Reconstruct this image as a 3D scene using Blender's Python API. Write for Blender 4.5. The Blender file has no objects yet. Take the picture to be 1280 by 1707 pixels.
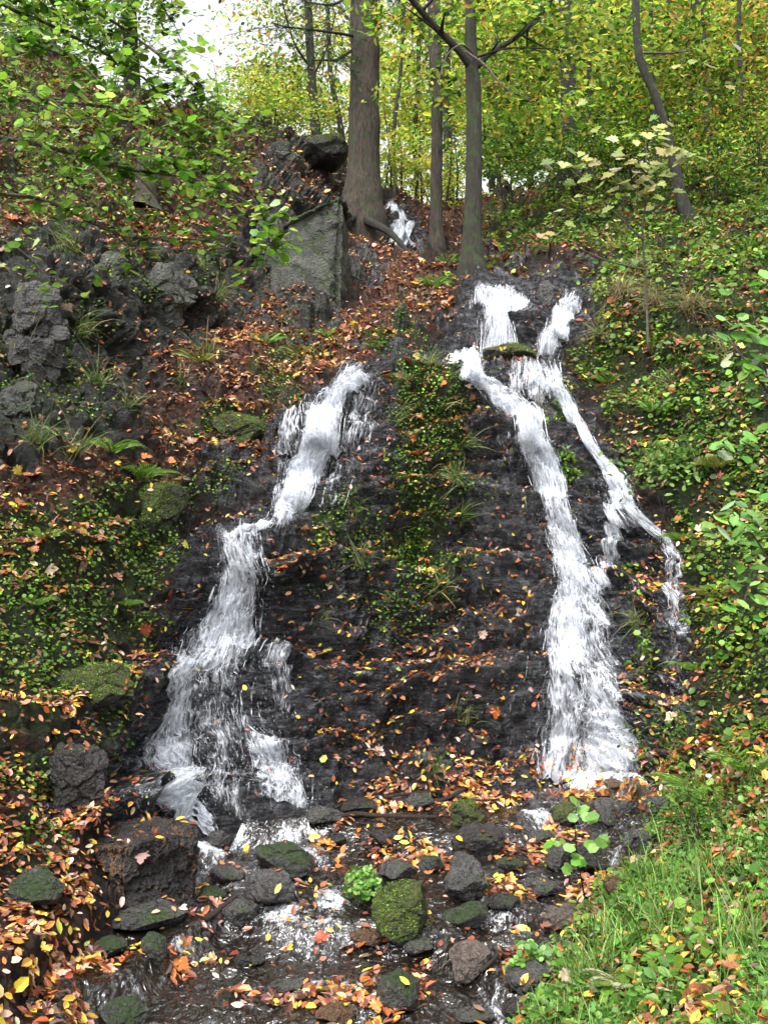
import bpy, bmesh, math, random
import numpy as np
from mathutils import Vector
from mathutils.bvhtree import BVHTree
C = bpy.context.scene
rng = np.random.default_rng(7)
random.seed(7)
PI = math.pi
# ------------------------------------------------------------------ camera, sky, sun, exposure
F = 1711.0; PITCH = math.radians(5.0); CAMZ = 1.6
cam = bpy.data.objects.new('camera', bpy.data.cameras.new('camera')); C.collection.objects.link(cam)
cam.location = (0, 0, CAMZ); cam.rotation_euler = (PI/2 + PITCH, 0, 0)
cam.data.sensor_fit = 'VERTICAL'; cam.data.sensor_height = 24; cam.data.lens = 24*F/1707
cam.data.clip_start = 0.05; cam.data.clip_end = 3000
C.camera = cam
SUN_EL, SUN_AZ = math.radians(58), math.radians(205)      # azimuth from +Y clockwise: behind the camera, a little to the left
w = bpy.data.worlds.new('World'); C.world = w; w.use_nodes = True
nt = w.node_tree; bgn = nt.nodes['Background']
sky = nt.nodes.new('ShaderNodeTexSky'); sky.sky_type = 'NISHITA'; sky.sun_disc = False
sky.sun_elevation = SUN_EL; sky.sun_rotation = SUN_AZ; sky.air_density = 1.0; sky.dust_density = 6.0; sky.ozone_density = 0.6
hs = nt.nodes.new('ShaderNodeHueSaturation'); hs.inputs['Saturation'].default_value = 0.1
nt.links.new(sky.outputs[0], hs.inputs['Color']); nt.links.new(hs.outputs[0], bgn.inputs[0]); bgn.inputs[1].default_value = 0.15
sl = bpy.data.lights.new('sun', 'SUN'); sl.energy = 0.9; sl.angle = math.radians(25); sl.color = (1, 0.97, 0.92)
so = bpy.data.objects.new('sun', sl); C.collection.objects.link(so)
sd = Vector((math.sin(SUN_AZ)*math.cos(SUN_EL), math.cos(SUN_AZ)*math.cos(SUN_EL), math.sin(SUN_EL)))
so.rotation_euler = sd.to_track_quat('Z', 'Y').to_euler()
C.view_settings.view_transform = 'Standard'; C.view_settings.look = 'None'
C.view_settings.exposure = 1.55; C.view_settings.gamma = 1
C.cycles.max_bounces = 6; C.cycles.transparent_max_bounces = 24; C.cycles.diffuse_bounces = 3
# ------------------------------------------------------------------ helpers
def W(px, py, Y):
    px = np.asarray(px, float); py = np.asarray(py, float); Y = np.asarray(Y, float)
    dx = (px-640)/F; dz = (853.5-py)/F
    ry = math.cos(PITCH) - dz*math.sin(PITCH); rz = math.sin(PITCH) + dz*math.cos(PITCH)
    t = Y/ry
    return np.stack([dx*t, Y+0*t, CAMZ + rz*t], -1)
def proj(P):
    v = P-np.array([0, 0, CAMZ]); f_ = v[..., 1]*math.cos(PITCH)+v[..., 2]*math.sin(PITCH); u_ = -v[..., 1]*math.sin(PITCH)+v[..., 2]*math.cos(PITCH)
    return 640+F*v[..., 0]/f_, 853.5-F*u_/f_
def _h(ix, iy, iz, s):
    h = (ix.astype(np.int64)*73856093) ^ (iy.astype(np.int64)*19349663) ^ (iz.astype(np.int64)*83492791) ^ (s*2654435761)
    h = (h & 0xffffffff).astype(np.uint64)
    h = ((h ^ (h >> np.uint64(15)))*np.uint64(2246822519)) & np.uint64(0xffffffff)
    h = ((h ^ (h >> np.uint64(13)))*np.uint64(3266489917)) & np.uint64(0xffffffff)
    h = h ^ (h >> np.uint64(16))
    return (h & np.uint64(0xffffff)).astype(np.float64)/float(0xffffff)
def vn(P, s=0):
    i = np.floor(P); f = P - i; f = f*f*f*(f*(f*6-15)+10); i = i.astype(np.int64)
    r = 0
    for a in (0, 1):
        wa = f[..., 0] if a else 1-f[..., 0]
        for b in (0, 1):
            wb = f[..., 1] if b else 1-f[..., 1]
            for c in (0, 1):
                wc = f[..., 2] if c else 1-f[..., 2]
                r = r + wa*wb*wc*_h(i[..., 0]+a, i[..., 1]+b, i[..., 2]+c, s)
    return r*2-1
def fbm(P, sc, o=4, s=0, g=0.5):
    P = np.asarray(P)*sc; a = 1; t = 0; n = 0
    for k in range(o):
        t = t + a*vn(P + 17.3*k, s+k); n += a; a *= g; P = P*2.03
    return t/n
def voro(P, sc, s=0):
    P = np.asarray(P)*sc; i = np.floor(P).astype(np.int64)
    f1 = np.full(P.shape[:-1], 9.0); f2 = f1.copy(); cid = np.zeros(P.shape[:-1])
    for a in (-1, 0, 1):
        for b in (-1, 0, 1):
            for c in (-1, 0, 1):
                q = i + np.array([a, b, c])
                j = np.stack([_h(q[..., 0], q[..., 1], q[..., 2], s+k) for k in (1, 2, 3)], -1)
                d = np.sqrt((((q + j) - P)**2).sum(-1))
                m = d < f1
                f2 = np.where(m, f1, np.minimum(f2, d)); cid = np.where(m, j[..., 0], cid); f1 = np.where(m, d, f1)
    return f1, f2, cid
def sstep(a, b, x):
    t = np.clip((x-a)/(b-a), 0, 1); return t*t*(3-2*t)
def mkmesh(name, V, faces, mat=None, parent=None, cols=None, smooth=True, attrs=None, uv=None, link=True):
    """faces: (n,k) array or list of such arrays"""
    if not isinstance(faces, list): faces = [faces]
    V = np.asarray(V, np.float32).reshape(-1, 3)
    me = bpy.data.meshes.new(name)
    me.vertices.add(len(V)); me.vertices.foreach_set('co', V.ravel())
    li = np.concatenate([np.asarray(f).ravel() for f in faces]).astype(np.int32)
    tot = np.concatenate([np.full(len(f), np.asarray(f).shape[1]) for f in faces]).astype(np.int32)
    st = np.concatenate([[0], np.cumsum(tot)[:-1]]).astype(np.int32)
    me.loops.add(len(li)); me.loops.foreach_set('vertex_index', li)
    me.polygons.add(len(tot)); me.polygons.foreach_set('loop_start', st)
    try: me.polygons.foreach_set('loop_total', tot)
    except Exception: pass
    me.polygons.foreach_set('use_smooth', np.full(len(tot), bool(smooth)))
    if cols is not None:
        a = me.color_attributes.new('Col', 'FLOAT_COLOR', 'POINT')
        c = np.ones((len(V), 4), np.float32); c[:, :3] = cols; a.data.foreach_set('color', c.ravel())
    for k, v in (attrs or {}).items():
        a = me.attributes.new(k, 'FLOAT', 'POINT'); a.data.foreach_set('value', np.asarray(v, np.float32).ravel())
    if uv is not None:
        u = me.uv_layers.new(name='UVMap'); u.data.foreach_set('uv', np.asarray(uv, np.float32)[li].ravel())
    me.update(calc_edges=True)
    if mat: me.materials.append(mat)
    o = bpy.data.objects.new(name, me)
    if link: C.collection.objects.link(o)
    if parent: o.parent = parent
    return o
def tag(o, label=None, cat=None, group=None, kind=None):
    if label: o['label'] = label
    if cat: o['category'] = cat
    if group: o['group'] = group
    if kind: o['kind'] = kind
    return o
def empty(name, loc):
    o = bpy.data.objects.new(name, None); C.collection.objects.link(o); o.location = Vector([float(v) for v in loc]); o.empty_display_size = .1
    return o
def relparent(o, root):
    """parent o, whose mesh is in world coordinates, to an unrotated empty"""
    o.parent = root
    l = np.array(root.location, np.float32); me = o.data
    co = np.zeros(len(me.vertices)*3, np.float32); me.vertices.foreach_get('co', co)
    me.vertices.foreach_set('co', (co.reshape(-1, 3)-l).ravel()); me.update()
    return o
# ------------------------------------------------------------------ materials
def newmat(name):
    m = bpy.data.materials.new(name); m.use_nodes = True
    return m, m.node_tree, m.node_tree.nodes, m.node_tree.links, m.node_tree.nodes['Principled BSDF']
def ramp(N, L, src, stops):
    r = N.new('ShaderNodeValToRGB'); L.new(src, r.inputs[0]); e = r.color_ramp.elements
    while len(e) < len(stops): e.new(0.5)
    for i, (p, c) in enumerate(stops):
        e[i].position = p; e[i].color = (*c, 1) if len(c) == 3 else c
    return r.outputs[0]
def noise(N, L, vec, sc, det=6, rough=.6, dist=0):
    n = N.new('ShaderNodeTexNoise'); n.inputs['Scale'].default_value = sc; n.inputs['Detail'].default_value = det
    n.inputs['Roughness'].default_value = rough; n.inputs['Distortion'].default_value = dist
    if vec: L.new(vec, n.inputs['Vector'])
    return n.outputs['Fac']
def mixc(N, L, f, a, b, mode='MIX'):
    m = N.new('ShaderNodeMix'); m.data_type = 'RGBA'; m.blend_type = mode
    for s, v in ((m.inputs[0], f), (m.inputs[6], a), (m.inputs[7], b)):
        if isinstance(v, (int, float)): s.default_value = v
        elif isinstance(v, tuple): s.default_value = (*v, 1)
        else: L.new(v, s)
    return m.outputs[2]
def math_(N, L, op, a, b=None, clamp=False):
    m = N.new('ShaderNodeMath'); m.operation = op; m.use_clamp = clamp
    for s, v in ((m.inputs[0], a), (m.inputs[1], b)):
        if v is None: continue
        if isinstance(v, (int, float)): s.default_value = v
        else: L.new(v, s)
    return m.outputs[0]
def mrange(N, L, v, a, b, c=0, d=1):
    m = N.new('ShaderNodeMapRange'); m.interpolation_type = 'SMOOTHSTEP'; L.new(v, m.inputs[0])
    m.inputs[1].default_value = a; m.inputs[2].default_value = b; m.inputs[3].default_value = c; m.inputs[4].default_value = d
    return m.outputs[0]
def attr(N, name):
    a = N.new('ShaderNodeAttribute'); a.attribute_name = name; return a
def bump(N, L, h, strength, dist, nrm=None):
    b = N.new('ShaderNodeBump'); b.inputs['Strength'].default_value = strength; b.inputs['Distance'].default_value = dist
    L.new(h, b.inputs['Height'])
    if nrm: L.new(nrm, b.inputs['Normal'])
    return b.outputs[0]
def coords(N, L, scale=(1, 1, 1)):
    t = N.new('ShaderNodeTexCoord')
    if scale == (1, 1, 1): return t.outputs['Object']
    m = N.new('ShaderNodeMapping'); m.inputs['Scale'].default_value = scale; L.new(t.outputs['Object'], m.inputs[0])
    return m.outputs[0]
def leafmat(name, rough=.5, transl=.35, spec=.4):
    m, t, N, L, b = newmat(name)
    a = attr(N, 'Col'); v = noise(N, L, coords(N, L), 60, 2)
    col = mixc(N, L, .5, a.outputs['Color'], ramp(N, L, v, [(.3, (.35, .35, .35)), (.7, (.75, .75, .75))]), 'OVERLAY')
    L.new(col, b.inputs['Base Color']); b.inputs['Roughness'].default_value = rough
    b.inputs['Specular IOR Level'].default_value = spec
    tr = N.new('ShaderNodeBsdfTranslucent'); L.new(col, tr.inputs[0])
    mx = N.new('ShaderNodeMixShader'); mx.inputs[0].default_value = transl
    L.new(b.outputs[0], mx.inputs[1]); L.new(tr.outputs[0], mx.inputs[2]); L.new(mx.outputs[0], N['Material Output'].inputs[0])
    return m
M = {}
M['litter'] = leafmat('leaf_litter', .38, .12, .5)
M['green'] = leafmat('green_leaf', .45, .4, .4)
M['crown'] = leafmat('crown_leaf', .5, .62, .3)
M['grass'] = leafmat('grass_blade', .5, .35, .3)
def rockmat(name, c1, c2, moss=.4, rough=.45, mosscol=((.012, .03, .004), (.035, .06, .01)), bs=1):
    m, t, N, L, b = newmat(name)
    v = coords(N, L); n1 = noise(N, L, v, 6, 9, .68); n2 = noise(N, L, v, 45, 5, .6)
    nn = math_(N, L, 'ADD', math_(N, L, 'MULTIPLY', n1, .65), math_(N, L, 'MULTIPLY', n2, .35))
    base = ramp(N, L, nn, [(.36, c1), (.64, c2)])
    wn = noise(N, L, v, 2.5, 3); base = mixc(N, L, mrange(N, L, wn, .45, .65, 0, .5), base, tuple(x*.45 for x in c1))
    g = N.new('ShaderNodeNewGeometry'); sp = N.new('ShaderNodeSeparateXYZ'); L.new(g.outputs['Normal'], sp.inputs[0])
    mn = noise(N, L, v, 4, 6, .7)
    mf = math_(N, L, 'ADD', math_(N, L, 'MULTIPLY', sp.outputs[2], .35), mn)
    mf = mrange(N, L, mf, 1.05-moss, 1.2-moss)
    mcol = ramp(N, L, noise(N, L, v, 70, 4, .7), [(.35, mosscol[0]), (.65, mosscol[1])])
    L.new(mixc(N, L, mf, base, mcol), b.inputs['Base Color'])
    L.new(mrange(N, L, math_(N, L, 'ADD', n2, math_(N, L, 'MULTIPLY', mf, .5)), .3, 1.1, rough*.6, min(1, rough*2)), b.inputs['Roughness'])
    L.new(bump(N, L, nn, 1.0*bs, .07, bump(N, L, n2, .8, .02)), b.inputs['Normal'])
    return m
M['rock_dark'] = rockmat('dark_wet_rock', (.022, .021, .02), (.11, .105, .1), .24, .25, bs=.6)
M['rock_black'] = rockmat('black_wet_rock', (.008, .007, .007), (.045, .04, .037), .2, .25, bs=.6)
M['rock_grey'] = rockmat('grey_rock', (.022, .025, .02), (.17, .175, .145), .42, .65)
M['rock_tall'] = rockmat('lichened_rock', (.016, .018, .013), (.12, .125, .1), .5, .65)
M['rock_slab'] = rockmat('slab_rock', (.03, .032, .03), (.12, .12, .105), .42, .45)
M['rock_pink'] = rockmat('pinkish_rock', (.09, .07, .06), (.24, .19, .16), .1, .5)
M['rock_brown'] = rockmat('brown_rock', (.07, .04, .02), (.24, .14, .08), .12, .35)
M['rock_moss'] = rockmat('mossy_rock', (.02, .02, .018), (.08, .08, .07), .6, .6, ((.02, .03, .004), (.1, .12, .02)))
def barkmat(name, c1, c2, moss=.0, sc=1):
    m, t, N, L, b = newmat(name)
    v = coords(N, L, (1, 1, .16)); v2 = coords(N, L)
    n1 = noise(N, L, v, 38*sc, 7, .7, .4); n2 = noise(N, L, v2, 5, 4)
    base = ramp(N, L, n1, [(.38, c1), (.58, c2)])
    base = mixc(N, L, mrange(N, L, n2, .4, .65, 0, .55), base, tuple(x*.5 for x in c2))
    if moss > 0: base = mixc(N, L, mrange(N, L, noise(N, L, v2, 9, 5), .62-moss*.3, .75-moss*.3), base, (.03, .05, .012))
    L.new(base, b.inputs['Base Color']); b.inputs['Roughness'].default_value = .85
    L.new(bump(N, L, n1, 1.0, .07), b.inputs['Normal'])
    return m
M['bark'] = barkmat('spruce_bark', (.014, .01, .007), (.085, .064, .045), .3)
M['bark2'] = barkmat('smooth_bark', (.01, .008, .005), (.045, .04, .026), .45)
M['bark_dark'] = barkmat('dark_bark', (.006, .005, .004), (.032, .027, .02), .25)
M['twig'] = barkmat('twig_bark', (.06, .045, .035), (.25, .2, .16), 0, 3)
M['wet_wood'] = barkmat('wet_wood', (.012, .006, .004), (.07, .04, .028), 0, 2)
def groundmat():
    m, t, N, L, b = newmat('hillside_ground')
    v = coords(N, L)
    # soil with trampled litter
    vo = N.new('ShaderNodeTexVoronoi'); vo.inputs['Scale'].default_value = 26; vo.inputs['Randomness'].default_value = 1
    wv = N.new('ShaderNodeVectorMath'); wv.operation = 'ADD'
    nc = N.new('ShaderNodeTexNoise'); nc.inputs['Scale'].default_value = 14; L.new(v, nc.inputs['Vector'])
    sc = N.new('ShaderNodeVectorMath'); sc.operation = 'SCALE'; sc.inputs['Scale'].default_value = .05
    L.new(nc.outputs['Color'], sc.inputs[0]); L.new(v, wv.inputs[0]); L.new(sc.outputs[0], wv.inputs[1]); L.new(wv.outputs[0], vo.inputs['Vector'])
    sx = N.new('ShaderNodeSeparateColor'); L.new(vo.outputs['Color'], sx.inputs[0])
    lit = ramp(N, L, sx.outputs[0], [(0, (.02, .01, .006)), (.3, (.08, .028, .014)), (.55, (.17, .06, .028)), (.75, (.24, .11, .06)), (.9, (.33, .2, .12)), (1, (.1, .04, .02))])
    soil = ramp(N, L, noise(N, L, v, 30, 6, .7), [(.35, (.014, .008, .004)), (.7, (.07, .038, .02))])
    la = attr(N, 'litter').outputs['Fac']
    lf = mrange(N, L, math_(N, L, 'ADD', la, math_(N, L, 'MULTIPLY', noise(N, L, v, 9, 5), .6)), .45, .8)
    col = mixc(N, L, lf, soil, lit)
    # rock
    n1 = noise(N, L, v, 7, 10, .75); n2 = noise(N, L, coords(N, L, (1, 1, 1.8)), 42, 8, .75)
    nn = math_(N, L, 'ADD', math_(N, L, 'MULTIPLY', n1, .5), math_(N, L, 'MULTIPLY', n2, .5))
    tl = N.new('ShaderNodeMapping'); tl.inputs['Rotation'].default_value = (0, .12, 0); tl.inputs['Scale'].default_value = (1, 1, 5.5); L.new(v, tl.inputs[0])
    n3 = noise(N, L, tl.outputs[0], 5.5, 7, .7, .3)
    nn = math_(N, L, 'ADD', math_(N, L, 'MULTIPLY', nn, .6), math_(N, L, 'MULTIPLY', n3, .4))
    wet = ramp(N, L, nn, [(.39, (.008, .008, .009)), (.485, (.075, .077, .086)), (.57, (.3, .3, .325))])  # wet rock; its pale blue-grey end paints sky sheen into the colour
    gry = ramp(N, L, nn, [(.38, (.012, .013, .01)), (.49, (.055, .06, .047)), (.59, (.19, .2, .165))])
    gry = mixc(N, L, mrange(N, L, noise(N, L, v, 13, 7, .7), .56, .66, 0, .6), gry, (.27, .3, .21))
    ga = attr(N, 'grey').outputs['Fac']; ra = attr(N, 'rock').outputs['Fac']; ma = attr(N, 'moss').outputs['Fac']
    rock = mixc(N, L, mrange(N, L, ga, .3, .7), wet, gry)
    rf = mrange(N, L, math_(N, L, 'ADD', ra, math_(N, L, 'MULTIPLY', math_(N, L, 'SUBTRACT', noise(N, L, v, 7, 6), .5), .8)), .35, .6)
    col = mixc(N, L, rf, col, rock)
    mcol = ramp(N, L, noise(N, L, v, 60, 5, .75), [(.35, (.014, .03, .004)), (.52, (.045, .085, .01)), (.68, (.11, .17, .02))])
    mf = mrange(N, L, math_(N, L, 'ADD', ma, math_(N, L, 'MULTIPLY', math_(N, L, 'SUBTRACT', noise(N, L, v, 6, 7, .7), .5), 1.1)), .4, .62)
    col = mixc(N, L, mf, col, mcol)
    L.new(col, b.inputs['Base Color'])
    dry = math_(N, L, 'MAXIMUM', math_(N, L, 'SUBTRACT', 1.0, rf), math_(N, L, 'MAXIMUM', mf, ga))
    L.new(mrange(N, L, math_(N, L, 'ADD', dry, math_(N, L, 'MULTIPLY', n2, .3)), 0, 1.2, .16, .85), b.inputs['Roughness'])
    L.new(bump(N, L, nn, 1.0, .13, bump(N, L, n2, .9, .03)), b.inputs['Normal'])
    return m
M['ground'] = groundmat()
def watermat():
    m, t, N, L, b = newmat('stream_water')
    v = coords(N, L, (1, .8, 1)); n1 = noise(N, L, v, 17, 2, .5, 1.2); n2 = noise(N, L, v, 6, 2, .5, .5)
    L.new(bump(N, L, n1, .9, .045, bump(N, L, n2, .6, .06)), b.inputs['Normal'])
    b.inputs['Roughness'].default_value = .04; b.inputs['Base Color'].default_value = (.016, .012, .009, 1); b.inputs['Specular IOR Level'].default_value = 1.0; b.inputs['IOR'].default_value = 1.6; b.inputs['Coat Weight'].default_value = .6; b.inputs['Coat Roughness'].default_value = .05
    fo = attr(N, 'foam').outputs['Fac']
    vs = coords(N, L, (1, .45, .6)); fn = noise(N, L, vs, 46, 7, .75, 1.2)
    fn2 = noise(N, L, v, 7, 3, .6, .5); fs = math_(N, L, 'ADD', math_(N, L, 'MULTIPLY', fn, .7), math_(N, L, 'MULTIPLY', fn2, .3))
    ff = mrange(N, L, math_(N, L, 'ADD', math_(N, L, 'MULTIPLY', fo, .5), math_(N, L, 'MULTIPLY', math_(N, L, 'SUBTRACT', fs, .5), 2.2)), .26, .7, 0, .7)
    wd = N.new('ShaderNodeBsdfPrincipled'); wd.inputs['Base Color'].default_value = (.8, .84, .9, 1); wd.inputs['Roughness'].default_value = .4
    tr = N.new('ShaderNodeBsdfTransparent'); tr.inputs[0].default_value = (.75, .66, .55, 1)
    m1 = N.new('ShaderNodeMixShader'); m1.inputs[0].default_value = .78; L.new(tr.outputs[0], m1.inputs[1]); L.new(b.outputs[0], m1.inputs[2])
    m2 = N.new('ShaderNodeMixShader'); L.new(ff, m2.inputs[0]); L.new(m1.outputs[0], m2.inputs[1]); L.new(wd.outputs[0], m2.inputs[2])
    L.new(m2.outputs[0], N['Material Output'].inputs[0])
    return m
M['water'] = watermat()
def foammat():
    m, t, N, L, b = newmat('white_water')
    tc = N.new('ShaderNodeTexCoord')
    def mp(sx, sy, off):
        q = N.new('ShaderNodeMapping'); q.inputs['Scale'].default_value = (sx, sy, 1); q.inputs['Location'].default_value = (off, off*.7, off*.3)
        L.new(tc.outputs['UV'], q.inputs[0]); return q.outputs[0]
    n1 = noise(N, L, mp(30, 6, 0), 1, 5, .62, 1.4); n2 = noise(N, L, mp(95, 16, 5), 1, 4, .65, .6)
    n3 = noise(N, L, mp(9, 4, 9), 1, 3, .5, 1.2)
    nn = math_(N, L, 'ADD', math_(N, L, 'ADD', math_(N, L, 'MULTIPLY', n1, .42), math_(N, L, 'MULTIPLY', n2, .33)), math_(N, L, 'MULTIPLY', n3, .25))
    de = attr(N, 'dens').outputs['Fac']
    nc_ = math_(N, L, 'MULTIPLY', math_(N, L, 'SUBTRACT', nn, .5), 1.9)
    al = mrange(N, L, math_(N, L, 'ADD', nc_, de), .34, .72, 0, .93)
    b.inputs['Base Color'].default_value = (.82, .86, .93, 1); b.inputs['Roughness'].default_value = .35
    L.new(bump(N, L, nn, .6, .04), b.inputs['Normal'])
    tl = N.new('ShaderNodeBsdfTranslucent'); tl.inputs[0].default_value = (.85, .88, .93, 1)
    mt = N.new('ShaderNodeMixShader'); mt.inputs[0].default_value = .3; L.new(b.outputs[0], mt.inputs[1]); L.new(tl.outputs[0], mt.inputs[2])
    tr = N.new('ShaderNodeBsdfTransparent'); mx = N.new('ShaderNodeMixShader')
    L.new(al, mx.inputs[0]); L.new(tr.outputs[0], mx.inputs[1]); L.new(mt.outputs[0], mx.inputs[2]); L.new(mx.outputs[0], N['Material Output'].inputs[0])
    return m
M['foam'] = foammat()
# ------------------------------------------------------------------ hillside: one sheet, from the stream up the rock face and over the brow
prof = {
 -2600: [(6000, .3), (1707, 1.2), (1003, 2.0), (400, 3.0), (-300, 5), (-600, 6)],
 -400: [(6000, .4), (1707, 2.7), (1400, 3.5), (1100, 4.3), (850, 5), (600, 5.8), (400, 6.6), (200, 8), (0, 10), (-100, 11.5)],
 0: [(3000, 1.25), (6000, .5), (1707, 3.4), (1600, 3.75), (1500, 4.1), (1400, 4.4), (1250, 4.8), (1100, 5.3), (950, 5.8), (850, 6.2), (750, 6.6), (600, 7.2), (450, 7.6), (350, 8.6), (250, 9.8), (150, 11.5), (60, 13.5)],
 150: [(1707, 3.7), (1600, 4.2), (1530, 4.55), (1400, 5.0), (1250, 5.4), (1100, 5.8), (950, 6.2), (850, 6.6), (750, 7.1), (650, 7.5), (580, 7.9), (430, 8.2), (380, 8.8), (300, 9.8), (200, 11.4), (118, 13.3)],
 300: [(1707, 3.9), (1600, 4.45), (1500, 5.0), (1420, 5.6), (1385, 5.9), (1240, 6.3), (1100, 6.6), (1000, 6.8), (900, 7.1), (800, 7.6), (700, 8.2), (600, 8.8), (550, 9.1), (430, 9.5), (370, 10.1), (300, 10.9), (230, 12.2), (172, 13.8)],
 450: [(1707, 3.9), (1600, 4.45), (1500, 5.05), (1400, 5.8), (1370, 6.05), (1240, 6.5), (1100, 6.8), (1000, 7.0), (890, 7.25), (868, 7.6), (800, 8.0), (700, 8.5), (600, 9.2), (540, 9.8), (500, 10.3), (320, 11.6), (260, 12.8), (213, 14.5)],
 600: [(3000, 1.5), (6000, .5), (1707, 3.9), (1600, 4.45), (1500, 5.05), (1400, 5.8), (1320, 6.5), (1200, 6.9), (1100, 7.15), (1000, 7.4), (900, 7.75), (800, 8.1), (700, 8.5), (620, 8.95), (560, 9.7), (500, 10.6), (430, 12), (380, 13.3), (320, 15.0)],
 680: [(440, 12.0), (418, 13.8), (345, 14.8), (338, 16)],
 750: [(1707, 3.9), (1500, 5.05), (1400, 5.8), (1310, 6.7), (1200, 7.1), (1100, 7.4), (1000, 7.65), (900, 8.0), (800, 8.35), (700, 8.75), (620, 9.1), (590, 9.45), (540, 9.9), (470, 11), (430, 12), (380, 14.2), (340, 16.5)],
 850: [(1707, 3.85), (1500, 5.0), (1400, 5.75), (1300, 6.85), (1200, 7.2), (1000, 7.75), (800, 8.4), (700, 8.75), (640, 9.0), (600, 9.4), (575, 9.65), (475, 10.3), (455, 10.8), (400, 12.5), (360, 14.5), (318, 17.5)],
 1000: [(1707, 3.6), (1600, 4.2), (1500, 4.9), (1400, 5.75), (1300, 6.85), (1200, 7.1), (1000, 7.6), (850, 8.0), (700, 8.5), (600, 8.9), (480, 9.9), (430, 10.8), (370, 12.5), (330, 14.5), (293, 17)],
 1120: [(1707, 3.3), (1600, 3.8), (1500, 4.4), (1400, 5.1), (1300, 5.9), (1200, 6.4), (1000, 7.0), (850, 7.5), (700, 8.0), (600, 8.4), (480, 9.6), (400, 11.5), (330, 14), (268, 17.5)],
 1280: [(3000, 1.15), (6000, .5), (1707, 2.9), (1600, 3.35), (1500, 3.8), (1400, 4.3), (1300, 4.8), (1200, 5.3), (1000, 6.2), (850, 6.8), (700, 7.4), (600, 8.0), (480, 9.3), (400, 11), (320, 14), (238, 18)],
 1700: [(6000, .4), (1707, 2.3), (1400, 3.3), (1000, 5), (700, 6), (480, 8), (300, 11.5), (175, 15)],
 3900: [(6000, .3), (1707, 1.2), (1003, 2.2), (400, 3.6), (-300, 7)],
}
cp = np.array([(x, y, math.log(Y)) for x, l in prof.items() for y, Y in l])
cp[:, 1] = cp[:, 1]
def warp(px, py):   # compress the far margins so the spline stays tame
    u = (px-640)/800.; v = (py-900)/800.
    return np.stack([np.arcsinh(u), np.arcsinh(v)], -1)
cx = warp(cp[:, 0], cp[:, 1])
def tps(d2): return 0.5*d2*np.log(d2+1e-12)
n = len(cp)
K = tps(((cx[:, None]-cx[None])**2).sum(-1)) + np.eye(n)*2e-4
A = np.zeros((n+3, n+3)); A[:n, :n] = K; A[:n, n] = 1; A[:n, n+1:] = cx; A[n:, :n] = A[:n, n:].T
sol = np.linalg.solve(A, np.concatenate([cp[:, 2], [0, 0, 0]]))
def baseY(px, py):
    q = warp(px, py); r = sol[n] + q[..., 0]*sol[n+1] + q[..., 1]*sol[n+2]
    for i in range(n):
        r = r + sol[i]*tps((q[..., 0]-cx[i, 0])**2 + (q[..., 1]-cx[i, 1])**2)
    return np.exp(r)
SK = np.array([(-2600, -600), (-400, -100), (0, 60), (150, 118), (300, 172), (450, 213), (560, 262), (620, 322), (700, 340), (780, 335), (850, 318), (1000, 293), (1120, 268), (1280, 238), (1700, 175), (3900, -300)], float)
def skyline(px): return np.interp(px, SK[:, 0], SK[:, 1])
PX = np.concatenate([np.linspace(-2600, -230, 40)[:-1], np.arange(-230, 1510, 2.6), np.linspace(1515, 3900, 40)])
ROWS = np.linspace(0, 1, 640)                 # skyline .. 1850
LOW = 1850*(6000/1850)**(np.linspace(0, 1, 40)[1:])
g_px = np.broadcast_to(PX[None, :], (len(ROWS)+len(LOW), len(PX))).copy()
sky_ = skyline(PX)
g_py = np.concatenate([sky_[None]+ROWS[:, None]*(1850-sky_[None]), np.broadcast_to(LOW[:, None], (len(LOW), len(PX)))], 0)
GY = baseY(g_px, g_py)
P0 = W(g_px, g_py, GY)
def gnorm(P):
    du = np.gradient(P, axis=1); dv = np.gradient(P, axis=0)
    nn = np.cross(dv, du); nn /= np.linalg.norm(nn, axis=-1, keepdims=True)+1e-9
    if np.median(nn[..., 2]) < 0: nn = -nn
    return nn
N0 = gnorm(P0)
# soft masks, drawn as outlines on the slope
MS = 4; MX0, MX1, MY0, MY1 = -230, 1510, 0, 1860
mw, mh = (MX1-MX0)//MS, (MY1-MY0)//MS
mxx, myy = np.meshgrid(MX0+MS*(np.arange(mw)+.5), MY0+MS*(np.arange(mh)+.5))
def poly(pts, v=1.0, blur=4):
    ins = np.zeros(mxx.shape, bool); k = len(pts)
    for i in range(k):
        x0, y0 = pts[i]; x1, y1 = pts[(i+1) % k]
        if y0 == y1: continue
        c = ((y0 > myy) != (y1 > myy)) & (mxx < (x1-x0)*(myy-y0)/(y1-y0)+x0)
        ins ^= c
    m = ins.astype(float)
    for _ in range(2):
        ker = np.ones(2*blur+1)/(2*blur+1)
        m = np.apply_along_axis(lambda a: np.convolve(np.pad(a, blur, 'edge'), ker, 'valid'), 0, m)
        m = np.apply_along_axis(lambda a: np.convolve(np.pad(a, blur, 'edge'), ker, 'valid'), 1, m)
    return m*v
def blob(x, y, rx, ry, v=1.0, rot=0):
    c, s = math.cos(math.radians(rot)), math.sin(math.radians(rot))
    dx, dy = mxx-x, myy-y; a = (dx*c+dy*s)/rx; b = (-dx*s+dy*c)/ry
    return v*(1-sstep(.55, 1.3, np.sqrt(a*a+b*b)))
def comb(*l): return np.clip(np.maximum.reduce(list(l)), 0, 1.3)
def readm(m, px, py):
    fx = np.clip((np.asarray(px)-MX0)/MS-.5, 0, mw-1.001); fy = np.clip((np.asarray(py)-MY0)/MS-.5, 0, mh-1.001)
    i = fx.astype(int); j = fy.astype(int); a = fx-i; b = fy-j
    return (m[j, i]*(1-a)+m[j, i+1]*a)*(1-b)+(m[j+1, i]*(1-a)+m[j+1, i+1]*a)*b
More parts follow.
